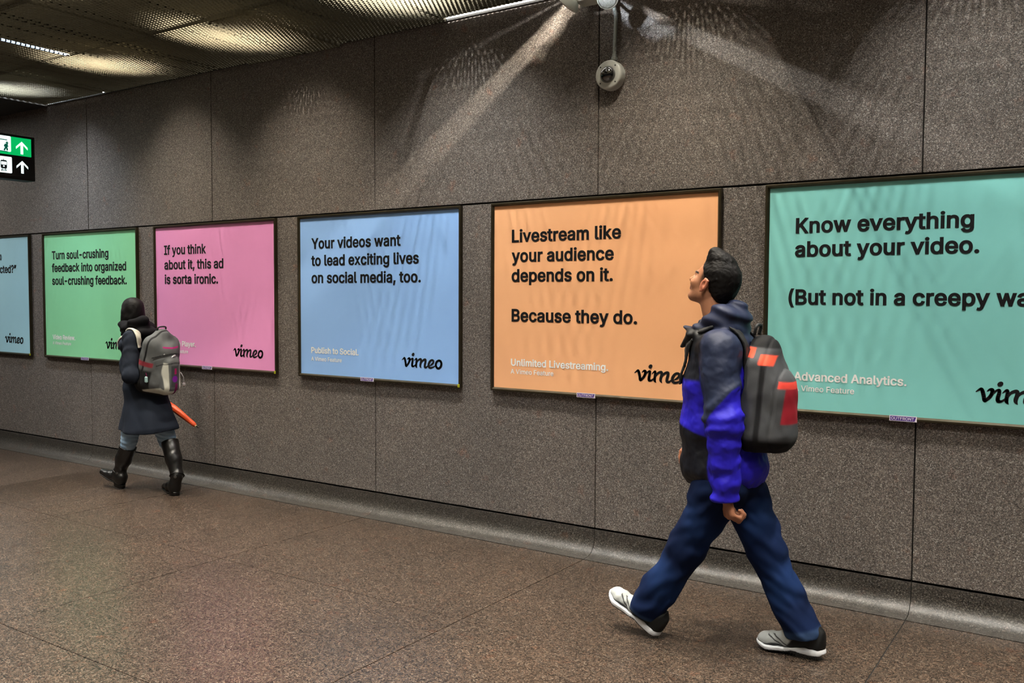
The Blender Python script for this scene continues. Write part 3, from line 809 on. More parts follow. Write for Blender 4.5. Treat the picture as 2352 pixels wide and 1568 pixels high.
def head_col(C, p, o, M, s, hair, brow=True):
    q = loc(p, o, M)/s
    lip = (q[:, 0] > .078) & (np.abs(q[:, 1]) < .024) & (q[:, 2] < -.053) & (q[:, 2] > -.076)
    C = mixc(C, L3(150, 92, 84), lip*1.0)
    for y in (1, -1):
        r = np.sqrt(((q-[.089, .031*y, -.004])**2).sum(1))
        ey = (np.sqrt(((q[:, 1:]-[.031*y, -.004])**2*[1, 3.2]).sum(1)) < .0115) & (q[:, 0] > .078); C = mixc(C, L3(205, 200, 192), ey*1.0)
        C = mixc(C, L3(22, 16, 14), (ey & (np.sqrt(((q[:, 1:]-[.031*y, -.004])**2).sum(1)) < .0055))*1.0)
        if brow: C = mixc(C, hair, sm(-np.abs(q[:, 2]-.019-.05*(np.abs(q[:, 1])-.03)*-1), -.006, -.003)*(q[:, 0] > .06)*(np.abs(q[:, 1]-.032*y) < .020))
    return C
def hand_prims(w, down, palm, thumb, s=1.0, curl=1.0):
    """w wrist, down = along the hand, palm = the way the palm faces, thumb = towards the thumb side"""
    d = np.array(down, float); d /= np.linalg.norm(d); n = np.array(palm, float); n = n-d*(n@d); n /= np.linalg.norm(n); t = np.array(thumb, float); t = t-d*(t@d)-n*(t@n); t /= np.linalg.norm(t)
    P = lambda a, b, c: np.array(w)+s*(d*a+n*b+t*c)
    pr = [seg(P(-.03, 0, 0), P(.015, 0, 0), .026*s, .027*s, n, 1.25), seg(P(.02, .0, .014), P(.080, .002, .024), .020*s, .017*s, n, 1.2), seg(P(.02, 0, -.012), P(.076, .002, -.022), .019*s, .015*s, n, 1.2), seg(P(.02, 0, 0), P(.082, 0, 0), .020*s, .017*s, n, 1.2)]
    for i, (c, L, r) in enumerate(((.030, .040, .0092), (.010, .045, .0095), (-.010, .042, .0090), (-.028, .033, .0080))):
        a0, b0 = .085-.004*abs(i-1), 0.002; ang = 0.55*curl+.06*i
        p0 = P(a0, b0, c); pts = [p0]
        for L_, r_ in ((L, r), (L*.62, r*.93), (L*.5, r*.82)):
            a0 += L_*math.cos(ang); b0 += L_*math.sin(ang); pts.append(P(a0, b0, c*0.92)); ang += (0.75+.05*i)*curl
        for j in range(3): pr.append(seg(pts[j], pts[j+1], r*s*(1-.08*j), r*s*(1-.08*(j+1)), k=.004))
    pr += [seg(P(.012, .008, .022), P(.045, .022, .042), .0135*s, .0115*s, k=.012), seg(P(.045, .022, .042), P(.074, .034, .040), .0110*s, .0095*s, k=.005), seg(P(.074, .034, .040), P(.094, .044, .030), .0095*s, .0080*s, k=.004)]
    return pr
def cut(p, d, o, n):
    """keep the side the normal points away from"""
    n = np.array(n, float)/np.linalg.norm(n); return np.maximum(d, (p-np.array(o))@n)
def bounds(px0, py0, px1, py1, Y, half, pad=0.03):
    """world box round a figure region at plane Y"""
    q = np.array([on(px, py, 1, Y+s*half) for px in (px0, px1) for py in (py0, py1) for s in (-1, 1)])
    return q.min(0)-pad, q.max(0)+pad
M_skin = vcol_mat('skin', 0.5, 0.4); M_cloth = vcol_mat('woven_cloth', 0.85, 0.12, 0.0, 0.25, 700); M_shell = vcol_mat('nylon_shell', 0.55, 0.28, 0.0, 0.12, 300)
M_denim = vcol_mat('denim', 0.9, 0.1, 0.0, 0.35, 900); M_hair = vcol_mat('hair', 0.6, 0.14); M_leather = vcol_mat('boot_leather', 0.32, 0.5, 0, 0.15, 250); M_pack = vcol_mat('pack_cloth', 0.75, 0.2, 0.0, 0.4, 500)
M_rub = vcol_mat('shoe_mix', 0.55, 0.35, 0, 0.15, 600)

ft = empty('fluorescent_tube', (1.30, -1.2, 3.31), 'thin bluish white tube added under a seam of the honeycomb ceiling at upper left for the light showing through it', 'lamp')
M_tube = plain('lit_tube', (0.62, 0.76, 1.0), 0.4, emit=0.9)
tube('glass_tube', [(1.30, -0.93, 3.312), (1.30, -1.56, 3.312)], 0.0085, M_tube, ft, 12)  # stand-in set below the seam for tube light seen through its cells
for yy in (-0.92, -1.57): lathe('end_cap', [(.010, -.012), (.010, .012)], (0, 1, 0), (1.30, yy, 3.312), M_cond, ft, 12)
for q in range(18): lathe('dash_ring', [(.0105, -.004), (.0105, .004)], (0, 1, 0), (1.30, -0.955-.0345*q, 3.312), M_case, ft, 12)  # added dark bands, split the glow into dashes like mesh cells

# ================================================================== man in the blue jacket
MY = -0.90
def m3(px, py, dy=0.0): return on(px, py, 1, MY+dy)
HS = 0.93
man_o = m3(1638, 650)                      # middle of the head
HM = rotm((-0.88, 0.10, 0.42), (0.42, 0, 0.9))
SKIN = L3(176, 122, 92); HAIRC = L3(16, 14, 14)
sh_l, sh_r = m3(1652, 800, -0.16), m3(1668, 800, 0.17)
el_l, wr_l = m3(1662, 968, -0.215), m3(1670, 1140, -0.20)
el_r, wr_r = m3(1640, 950, 0.20), m3(1590, 1024, 0.19)
hip_l, hip_r = m3(1652, 1120, -0.10), m3(1700, 1118, 0.08)
kn_l, an_l = m3(1580, 1256, -0.10), m3(1492, 1392, -0.10)
kn_r, an_r = m3(1762, 1268, 0.06), m3(1836, 1432, 0.06)
chest, belly, pelv = m3(1662, 850), m3(1664, 980), m3(1674, 1090)
neck0, neck1 = m3(1656, 770), man_o+np.array([-.022, 0, -.055])@HM
handL = hand_prims(m3(1668, 1134, -0.20), (0.16, 0.02, -1), (0.72, 0.68, 0.1), (-0.68, 0.72, 0), 1.10, 1.55)
handR = hand_prims(m3(1588, 1022, 0.19), (-0.30, 0.0, -1), (0.3, -0.95, 0), (-0.95, -0.1, 0.2), 0.85, 1.6)
body = [seg(neck1, neck0, .056, .060, k=.03), ell(chest, (.105, .165, .17)), ell(belly, (.10, .145, .16)), ell(pelv, (.105, .155, .12)), seg(sh_l, sh_r, .055, k=.05),
        seg(sh_l, el_l, .046, .038), seg(el_l, m3(1668, 1134, -0.20), .037, .026), seg(sh_r, el_r, .046, .038), seg(el_r, m3(1588, 1022, 0.19), .037, .026),
        seg(hip_l, kn_l, .078, .052), seg(kn_l, an_l, .050, .036), seg(hip_r, kn_r, .078, .052), seg(kn_r, an_r, .050, .036)]
HP = head_prims(man_o, HM, HS)
def f_body(p):
    d = union(p, body, .03); d = np.minimum(d, np.minimum(union(p, handL, .008), union(p, handR, .008)))
    h = union(p, HP, .012); kk = .02; t = np.clip(.5+.5*(d-h)/kk, 0, 1); d = d+(h-d)*t-kk*t*(1-t)
    return head_carve(p, d, man_o, HM, HS)
def c_skin(p):
    C = np.tile(SKIN, (len(p), 1)); q = loc(p, man_o, HM)/HS
    C = mixc(C, L3(190, 118, 92), sm(np.abs(q[:, 1]), .074, .082)*(np.abs(q[:, 0]) < .04))
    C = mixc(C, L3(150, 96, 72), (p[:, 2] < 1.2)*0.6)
    # cropped sides
    side = sm(q[:, 2], -.045, .02)*sm(-q[:, 0], -.050, -.028)*(np.abs(q[:, 1]) > .03)*(q[:, 2] > -.06)*1.0
    ear = (np.abs(q[:, 1]) > .0755)*(np.abs(q[:, 0]) < .03)*(q[:, 2] < .02)
    C = mixc(C, L3(34, 27, 22), side*0.92*(1-ear))
    C = mixc(C, L3(120, 84, 66), (q[:, 2] < -.06)*(q[:, 2] > -.12)*(q[:, 0] > .02)*0.25)
    return head_col(C, p, man_o, HM, HS, HAIRC)
man = surf('person', f_body, *bounds(1470, 575, 1870, 1440, MY, .25), 0.0042, M_skin, None, c_skin)
tag(man, 'man in blue and navy jacket and jeans striding left, face lifted towards the posters', 'person')
# hair: cropped sides with a raised quiff
def f_hair(p):
    q = loc(p, man_o, HM)/HS
    E = lambda x, y, z, a, b, c: ell(np.array([x, y, z]), (a, b, c))
    pr = [E(-.022, 0, .042, .104, .084, .092), E(.030, 0, .106, .046, .054, .034), E(.052, 0, .134, .030, .044, .026), E(.0, 0, .125, .05, .055, .028), E(-.066, 0, -.012, .056, .070, .070)]
    d = union(q, pr, .025, .3)
    d = d+.0009*np.sin(q[:, 1]*900+q[:, 0]*160+3*wob(q, 40, 2))+.0022*wob(q, 110, 3)+.0012*wob(q, 260, 5)
    zl = np.interp(q[:, 0], [-.12, -.05, -.026, -.016, .012, .024, .05, .075], [-.085, -.075, -.055, .004, .004, .022, .050, .074])
    d = np.maximum(d, (zl-q[:, 2])*.6)
    return np.maximum(d, q[:, 0]-.088)*HS
lo_ = man_o-.22; hi_ = man_o+.22
surf('hair', f_hair, lo_, hi_, 0.0032, M_hair, man, lambda p: np.tile(HAIRC, (len(p), 1)))
# jacket
NAVY = L3(34, 42, 66); ROYAL = L3(36, 26, 176); DARK = L3(15, 17, 26)
cuff = m3(1668, 1148, -0.20)
tor = [ell(m3(1662, 800), (.135, .185, .10)), ell(m3(1660, 880), (.170, .200, .18)), ell(m3(1660, 980), (.182, .200, .17)), ell(m3(1664, 1065), (.190, .205, .14)), seg(sh_l+[0, .01, -.005], sh_r, .078, .078, k=.05)]
armL = [seg(sh_l+[0, 0, -.01], el_l, .080, .074), seg(el_l, cuff+[0, 0, -.04], .073, .056)]
armR = [seg(sh_r+[0, 0, -.01], el_r, .080, .070), seg(el_r, m3(1592, 1018, .19), .068, .052)]
hood = [seg(m3(1600, 762, -.06), m3(1664, 728, -.09), .030, .052), seg(m3(1600, 762, .06), m3(1664, 728, .09), .030, .052), seg(m3(1660, 726, -.06), m3(1688, 726, .0), .056, .060), seg(m3(1660, 726, .08), m3(1688, 726, .0), .056, .060), ell(m3(1684, 745), (.068, .125, .062))]
def cordd(p, a, b, n_, amp, ph=0.0, sl=0.0):
    """cross folds along a sleeve or leg"""
    ab = b-a; L = np.linalg.norm(ab); u = ab/L; t = (p-a)@u
    w = wob(p, 16, int(n_)+5)
    return amp*np.sin((t+sl*(p[:, 0]-a[0]))*2*PI*n_+3.0*w+ph)*(0.6+0.4*wob(p, 22, 9))
def f_jk0(p):
    dt = union(p, tor, .06)+.006*wob(p, 26, 1)+.0035*wob(p, 60, 8)+.0018*wob(p, 120, 18)
    dt = cut(p, dt, m3(1665, 1108), (-0.02, 0, -1))
    al = union(p, armL, .03)+cordd(p, el_l, cuff, 15, .0065)*sm(-p[:, 2], -el_l[2]-.10, -el_l[2]+.04)+cordd(p, sh_l, el_l, 6, .005, 1, .9)+.003*wob(p, 70, 4)+.0018*wob(p, 130, 14)
    al = cut(p, al, cuff+[0, 0, -.004], (0.05, 0, -1))
    ar = union(p, armR, .03)+cordd(p, el_r, m3(1592, 1018, .19), 14, .005)
    ar = cut(p, ar, m3(1590, 1016, .19), wr_r-el_r)
    d = np.minimum(dt, ar); kk = .025; t = np.clip(.5+.5*(d-al)/kk, 0, 1); d = d+(al-d)*t-kk*t*(1-t)
    hole = prim_d(p, seg(man_o+np.array([.02, 0, -.02])@HM, m3(1640, 790), .070, .070))     # opening for the neck
    return np.maximum(d, -hole)
def f_hood(p):
    h = union(p, hood, .03)+.006*np.sin((p[:, 2]*1.0+p[:, 0]*.45)*105+2.5*wob(p, 14, 2))
    hole = prim_d(p, seg(man_o+np.array([.02, 0, -.02])@HM, m3(1640, 790), .070, .070))
    fl = union(p, [seg(m3(1574, 750, -.03), m3(1612, 768, -.05), .007, .028, (0, 1, 0), .35), seg(m3(1567, 795, -.02), m3(1600, 770, -.02), .007, .034, (0, 1, 0), .35), seg(m3(1588, 798, -.02), m3(1600, 770, -.02), .007, .03, (0, 1, 0), .35)], .012)
    return np.minimum(np.maximum(h, -hole), fl)
def f_jacket(p):
    d = f_jk0(p); h = f_hood(p); kk = .02; t = np.clip(.5+.5*(d-h)/kk, 0, 1); return d+(h-d)*t-kk*t*(1-t)
def c_jacket(p):
    x, y, z = p.T; C = np.tile(NAVY, (len(p), 1))
    x = x+.010*wob(p, 20, 12)
    da = union(p, armL, .03)-union(p, tor, .06)
    arm = sm(-da, -.012, .004)*(y < MY-.08)
    zt = lambda py, px=1660: m3(px, py, -.2)[2]
    X = lambda px, py=900: m3(px, py, -.2)[0]
    # sleeve: navy above a line that falls towards the front
    line = zt(985)+(x-X(1625))*(zt(880)-zt(990))/(X(1705)-X(1625))
    bl_arm = sm(line-z, -.006, .006)
    # body: royal side panels, dark lower pocket panel at the front
    bl_body = sm(zt(845)-z, -.008, .008)
    C = mixc(C, ROYAL, bl_body*(1-arm))
    C = mixc(C, DARK, (1-arm)*sm(zt(1000)+(X(1600)-x)*.25-z, -.006, .006)*sm(X(1645)-x, -.006, .006))
    C = mixc(C, DARK, (1-arm)*sm(z-zt(880), -.01, .01)*sm(X(1612)-x, -.01, .01))
    C = mixc(C, ROYAL, bl_arm*arm)
    C = mixc(C, L3(34, 40, 66), sm(z, zt(775), zt(765))*0.7)
    C = mixc(C, L3(12, 12, 16), sm(X(1607, 780)-x, -.006, .006)*sm(zt(757)-z, -.006, .006)*sm(z-zt(812), -.004, .004))
    return C
jk = surf('jacket', f_jacket, *bounds(1540, 670, 1790, 1165, MY, .33), 0.0055, M_shell, man, c_jacket)
# jeans
def f_jeans(p):
    hl = [seg(pelv+[.0, -.02, -.02], hip_l, .120, .105), seg(hip_l, kn_l, .112, .080), seg(kn_l, m3(1487, 1392, -.10), .080, .078)]
    hr = [seg(pelv+[.02, .02, -.02], hip_r, .120, .105), seg(hip_r, kn_r, .108, .080), seg(kn_r, m3(1842, 1446, .06), .077, .080)]
    dl = union(p, hl, .03)+cordd(p, kn_l, an_l, 7, .006, .5, .7)+cordd(p, hip_l, kn_l, 5, .005, 2, 1.0)+.004*wob(p, 45, 21)+cordd(p, kn_l, an_l, 17, .0025, 0, .9)
    dr = union(p, hr, .03)+cordd(p, kn_r, an_r, 7, .006, 1.5, -.8)+cordd(p, hip_r, kn_r, 5, .005, 0, -1.0)+.004*wob(p, 45, 22)+cordd(p, kn_r, an_r, 17, .0025, 0, -.9)
    dl = cut(p, dl, m3(1484, 1410, -.10), (-.45, 0, -1)); dr = cut(p, dr, m3(1836, 1460, .06), (.16, 0, -1))
    kk = .02; t = np.clip(.5+.5*(dl-dr)/kk, 0, 1); d = dl+(dr-dl)*t-kk*t*(1-t)
    return np.maximum(d, p[:, 2]-m3(1665, 1085)[2])
def c_jeans(p):
    C = np.tile(L3(12, 22, 48), (len(p), 1))
    w = .5+.5*wob(p, 14, 31); C = mixc(C, L3(24, 44, 86), w*.5)
    for a, b in ((hip_l, kn_l), (hip_r, kn_r), (kn_r, an_r), (kn_l, an_l)):
        m_ = (a+b)/2; r = np.sqrt((((p-m_)/[.10, .12, .16])**2).sum(1)); C = mixc(C, L3(44, 76, 134), np.clip(1-r, 0, 1)*.6)
    hem = np.minimum(np.abs((p-m3(1484, 1410, -.10))@(np.array([-.45, 0, -1])/1.097)), np.abs((p-m3(1836, 1452, .06))@(np.array([.25, 0, -1])/1.03)))
    return mixc(C, L3(60, 82, 116), sm(-hem, -.03, -.012)*.5)
surf('jeans', f_jeans, *bounds(1440, 1080, 1900, 1470, MY, .26), 0.0055, M_denim, man, c_jeans)
# running shoes
def shoe(heel, fwd, up, L=0.285):
    M = rotm(fwd, up)
    def prims():
        P = lambda x, y, z: heel+np.array([x*L, y, z])@M
        return [seg(P(.13, 0, .050), P(.45, 0, .056), .036, .041), seg(P(.45, 0, .052), P(.84, .002, .040), .041, .033, M[2], 1.15), seg(P(.80, .004, .036), P(.90, 0, .034), .038, .030, M[2], 1.3), seg(P(.10, 0, .050), P(.12, 0, .092), .034, .034), seg(P(.12, 0, .09), P(.36, 0, .085), .034, .030)]
    pr = prims()
    def outline(q):
        x, y = q[:, 0]/L, q[:, 1]
        c = [seg((.12*L, 0, 0), (.45*L, -.002, 0), .038, .036), seg((.45*L, -.002, 0), (.80*L, .003, 0), .037, .046), seg((.8*L, .003, 0), (.88*L, 0, 0), .044, .034)]
        qq = np.stack([q[:, 0], q[:, 1], np.zeros(len(q))], 1); return union(qq, c, .03, .3)
    def f_upper(p):
        q = loc(p, heel, M); d = union(p, pr, .03)+.0012*np.sin(q[:, 0]*170+q[:, 2]*60)
        d = np.maximum(d, .020-q[:, 2]); ank = prim_d(q, seg((.22*L, 0, .09), (.24*L, 0, .2), .027, .030)); return np.maximum(d, -ank)
    def f_sole(p):
        q = loc(p, heel, M); x = q[:, 0]/L
        bot = .004+.020*np.clip((x-.80)/.2, 0, 1)**2+.010*np.clip((.10-x)/.1, 0, 1)**2+.010*np.exp(-((x-.42)/.09)**2)
        top = .036-.012*sm(x, .25, .6)+.012*np.clip((x-.85)/.15, 0, 1)
        d = outline(q)-.010*np.sin(np.clip((q[:, 2]-.0)/.04, 0, 1)*PI)*.5
        return np.maximum(np.maximum(d, bot-q[:, 2]), q[:, 2]-top)
    def c_up(p):
        q = loc(p, heel, M); x = q[:, 0]/L; C = np.tile(L3(172, 175, 173), (len(p), 1))
        blk = sm(.50-x-(q[:, 2]-.04)*3.0, -.02, .02); C = mixc(C, L3(14, 15, 16), blk)
        C = mixc(C, L3(20, 22, 24), sm(.034+.004*np.sin(x*20)-q[:, 2], -.002, .002)*sm(x, .3, .4))
        for a in (.56, .66):
            ln = np.abs(x-a-(q[:, 2]-.045)*6); C = mixc(C, L3(20, 20, 22), sm(-ln, -.022, -.012)*(q[:, 2] < .072)*(x < .8))
        return C
    def c_so(p):
        q = loc(p, heel, M); C = np.tile(L3(225, 226, 230), (len(p), 1)); bot = .004+.020*np.clip((q[:, 0]/L-.80)/.2, 0, 1)**2+.010*np.exp(-((q[:, 0]/L-.42)/.09)**2)
        return mixc(C, L3(24, 24, 26), sm(bot+.006-q[:, 2], -.001, .001))
    c0 = heel+np.array([.5*L, 0, .06])@M
    u = surf('shoe', f_upper, c0-.19, c0+.19, 0.0032, M_rub, man, c_up); tag(u, 'grey and black running shoe')
    surf('sole', f_sole, c0-.19, c0+.19, 0.0032, M_rub, u, c_so)
    la = []
    for i in range(4):
        x = .47+.065*i; z = .1-.012*i*1.05
        pp = [heel+np.array([(x+.01*(j-2)*(-1)**i)*L, (j-2)*.013, z-.012*(abs(j-2)/2)**2+.001])@M for j in range(5)]
        tube('lace', pp, .0028, M_black, u, 6)
ga = m3(1508, 1462, -.10)
hl_ = np.array([m3(1508, 1460, -.10)[0], MY-.10, 0.0]); hr_ = np.array([m3(1893, 1497, .06)[0], MY+.06, 0.0])
shoe(hl_+[0, 0, .002], (-0.86, 0.02, 0.50), (0.50, 0, 0.86))
shoe(hr_+[0, 0, .016], (-1, 0.04, -0.055), (0, 0, 1))
# backpack on his back
pc = m3(1768, 900, 0.0); PM = rotm((1, 0, -0.10), (0.10, 0, 1))       # forward = outwards from the back
def px3(x, y, z): return pc+np.array([x, y, z])@PM
pk = [seg(px3(-.030, -.075, -.175), px3(-.045, -.060, .10), .092, .070), seg(px3(-.030, .075, -.175), px3(-.045, .060, .10), .092, .070), seg(px3(-.03, 0, -.175), px3(-.045, 0, .17), .10, .068), seg(px3(.045, 0, -.17), px3(.03, 0, .03), .088, .075, (0, 1, 0), .72), seg(px3(.0, 0, .0), px3(-.04, 0, .15), .095, .060, (0, 1, 0), .80)]
def f_pack(p):
    q = loc(p, pc, PM); d = union(p, pk, .04)+.003*wob(p, 50, 41)
    seam = np.minimum(np.abs(q[:, 0]+.005+.1*q[:, 2]**2), np.abs(q[:, 0]-.055)); d = d+.004*np.exp(-(seam/.006)**2)
    return np.maximum(np.maximum(d, -(q[:, 2]+.246)), .006-f_jacket(p))
def c_pack(p):
    q = loc(p, pc, PM); x, y, z = q.T; C = np.tile(L3(58, 59, 62), (len(p), 1)); w = .5+.5*wob(p, 30, 44)
    C = mixc(C, L3(88, 90, 93), w*.6)
    C = mixc(C, L3(24, 24, 26), sm(np.abs(x-.002+.05*z), .016, .006)*(z < .14)); C = mixc(C, L3(16, 16, 17), sm(-z, .18, .20)); C = mixc(C, L3(18, 18, 20), sm(-x, .085, .095))
    C = mixc(C, L3(20, 20, 22), sm(z, .185, .195))
    C = mixc(C, L3(236, 86, 62), sm(z, .143, .148)*sm(-z, -.190, -.185)*sm(-x, .050, .055)); C = mixc(C, L3(236, 86, 62), sm(z, .118, .123)*sm(-z, -.166, -.161)*sm(x, -.028, -.023)*sm(-x, -.030, -.025))
    C = mixc(C, L3(222, 72, 60), sm(z, .028, .034)*sm(-z, -.062, -.058)*sm(x, .058, .062)); C = mixc(C, L3(150, 30, 44), sm(z, -.12, -.11)*sm(-z, -.034, -.028)*sm(x, .085, .092))
    return C
bp = surf('backpack', f_pack, pc-[.24, .24, .36], pc+[.26, .24, .34], 0.005, M_pack, None, c_pack)
tag(bp, 'grey backpack with orange-red patches worn by the man in the blue jacket', 'backpack')
M_blk = plain('black_webbing', srgb(16, 16, 18), 0.7)
def strap(fj, cover, Y, y0, half, zmin, name_, lo, hi, mat, parent, h=.0042, slant=0.0):
    """webbing that lies on the garment surface"""
    def f(p):
        d = np.abs(fj(p)-.0100)-.0050
        return np.maximum(np.maximum(d, np.abs(p[:, 1]-Y-y0-slant*(p[:, 2]-hi[2]))-half), np.maximum(zmin-p[:, 2], .003-cover(p)))
    return surf(name_, f, lo, hi, h, mat, parent)
for y0 in (-.118, .118):
    lo, hi = bounds(1560, 735, 1740, 900, MY+y0, .07)
    strap(f_jk0, f_jacket, MY, y0, .027, m3(1600, 880)[2], 'shoulder_strap', lo, hi, M_blk, bp, slant=(-.12 if y0 < 0 else .12))
tube('grab_handle', catmull([px3(-.085, -.03, .235), px3(-.08, -.028, .275), px3(-.08, .028, .275), px3(-.085, .03, .235)], 5), .007, M_blk, bp, 8)

# ================================================================== woman in the dark coat
WY = -0.46
def w3(px, py, dy=0.0): return on(px, py, 1, WY+dy)
wo = w3(304, 718)
WS = 0.90
WM = rotm((-1, 0.22, -0.10))
SKW = L3(168, 118, 92); BLK = L3(12, 12, 14)
wsl, wsr = w3(300, 775, -.14), w3(338, 778, .14)
wel, wwl = w3(300, 862, -.20), w3(285, 838, -.04)
wer, wwr = w3(352, 868, .18), w3(372, 920, .20)
whl, whr = w3(305, 955, -.07), w3(368, 955, .07)
wkl, wal = w3(297, 1010, -.08), w3(275, 1082, -.08)
wkr, war = w3(384, 1010, .07), w3(404, 1092, .07)
wbody = [seg(w3(316, 760), wo+np.array([-.02, 0, -.05])@WM, .048, .044), ell(w3(322, 820), (.095, .135, .15)), ell(w3(330, 900), (.09, .125, .14)), ell(w3(335, 945), (.10, .14, .11)), seg(wsl, wsr, .045, k=.05),
         seg(wsl, wel, .038, .032), seg(wel, wwl, .030, .022), seg(wsr, wer, .038, .032), seg(wer, wwr, .030, .022), seg(whl, wkl, .066, .046), seg(wkl, wal, .044, .030), seg(whr, wkr, .066, .046), seg(wkr, war, .044, .030)]
WHP = head_prims(wo, WM, WS)
whL = hand_prims(wwl, (-0.7, 0.6, 0.3), (0.3, 0.8, 0), (0, 0, 1), .85, 1.3)
whR = hand_prims(wwr, (0.15, 0.0, -1), (-0.2, -0.9, 0), (-1, 0, 0), .85, 1.9)
def f_wbody(p):
    d = union(p, wbody, .03); d = np.minimum(d, np.minimum(union(p, whL, .008), union(p, whR, .008)))
    h = union(p, WHP, .012); kk = .02; t = np.clip(.5+.5*(d-h)/kk, 0, 1); d = d+(h-d)*t-kk*t*(1-t)
    return head_carve(p, d, wo, WM, WS)
woman = surf('person', f_wbody, *bounds(255, 672, 430, 1105, WY, .26), 0.005, M_skin, None, lambda p: head_col(np.tile(SKW, (len(p), 1)), p, wo, WM, WS, BLK))
tag(woman, 'woman with long black hair in dark knee-length coat and black boots walking away', 'person')
def f_whair(p):
    q = loc(p, wo, WM)/WS
    pr = [ell((-.018, 0, .040), (.108, .090, .095)), ell((-.045, 0, -.03), (.080, .088, .10)), seg((-.04, .035, -.06), (-.02, .085, -.19), .055, .030), seg((-.04, -.035, -.06), (-.045, -.06, -.17), .055, .038), seg((-.02, .06, .0), (.02, .085, -.15), .04, .022)]
    d = union(q, pr, .03, .3)+.0008*np.sin(q[:, 1]*900+q[:, 0]*300+2*wob(q, 25, 7))+.002*wob(q, 60, 5)
    face = np.sqrt((((q-[.10, 0, -.03])/[.07, .060, .10])**2).sum(1))
    return np.maximum(d, (1-face)*.05)*WS
surf('hair', f_whair, wo-.30, wo+.22, 0.0042, M_hair, woman, lambda p: np.tile(L3(14, 12, 13), (len(p), 1)))
# coat: fitted shoulders, flaring to the hem
COAT = L3(27, 31, 40)
hem_z = w3(340, 986)[2]
wt = [ell(w3(320, 790), (.115, .165, .09)), ell(w3(322, 835), (.13, .16, .14)), ell(w3(332, 890), (.135, .165, .13)), seg(w3(334, 895), w3(343, 985), .155, .240, (0, 1, 0), 1.15)]
def f_coat(p):
    d = union(p, wt, .06)
    a = np.arctan2(p[:, 1]-WY, p[:, 0]-w3(340, 980)[0]); low = sm(w3(340, 890)[2]-p[:, 2], 0, .35)
    d = d+.012*low*np.sin(a*7+1+2*p[:, 2])+.004*wob(p, 26, 61)
    d = np.maximum(d, hem_z+.012*np.sin(a*2+.6)-p[:, 2])
    la = union(p, [seg(wsl, wel, .060, .057), seg(wel, w3(290, 848, -.08), .058, .046)], .03)+cordd(p, wsl, wel, 11, .0028, 0, .5)+.0025*wob(p, 60, 64)
    ra = union(p, [seg(wsr, wer, .064, .056), seg(wer, w3(371, 912, .20), .056, .046)], .03)
    ra = cut(p, ra, w3(371, 915, .20), wwr-wer); la = cut(p, la, w3(287, 842, -.05), np.array([-.7, .6, .3]))
    kk = .02
    for e in (la, ra): t = np.clip(.5+.5*(d-e)/kk, 0, 1); d = d+(e-d)*t-kk*t*(1-t)
    neck = prim_d(p, seg(w3(314, 768), w3(308, 730), .052, .062))
    return np.maximum(d, -neck)
def c_coat(p):
    C = np.tile(COAT, (len(p), 1)); w = .5+.5*wob(p, 12, 71); return mixc(C, L3(42, 50, 64), w*.45)
surf('coat', f_coat, *bounds(240, 735, 430, 1000, WY, .32), 0.006, M_cloth, woman, c_coat)
def f_whood(p):
    pr = [ell(w3(318, 752), (.095, .140, .060)), ell(w3(306, 744), (.085, .125, .042)), ell(w3(336, 764), (.06, .10, .05)), seg(w3(300, 740, -.11), w3(330, 736, -.02), .022, .030), seg(w3(330, 736, -.02), w3(340, 750, .08), .030, .026)]
    d = union(p, pr, .04)+.003*wob(p, 38, 81)
    hole = prim_d(p, seg(w3(300, 770), w3(302, 715), .045, .086)); return np.maximum(d, -hole)
surf('hood', f_whood, w3(322, 755)-[.24, .26, .14], w3(322, 755)+[.24, .26, .14], 0.005, M_cloth, woman, lambda p: np.tile(L3(15, 15, 18), (len(p), 1)))
# light jeans showing between hem and boots
def f_wj(p):
    d = union(p, [seg(whl, wkl, .085, .062), seg(wkl, w3(292, 1034, -.08), .060, .052), seg(whr, wkr, .088, .066), seg(wkr, w3(388, 1022, .07), .064, .058)], .01)
    d = d+.0026*np.sin(p[:, 2]*200+5*wob(p, 16, 6)+p[:, 0]*60)*(.6+.6*wob(p, 12, 3)); d = np.maximum(d, p[:, 2]-w3(335, 968)[2])
    return np.maximum(d, w3(300, 1037)[2]-p[:, 2])
surf('jeans', f_wj, *bounds(250, 945, 430, 1052, WY, .22), 0.005, M_denim, woman, lambda p: mixc(np.tile(L3(128, 156, 184), (len(p), 1)), L3(170, 194, 216), .5+.5*wob(p, 40, 15)))
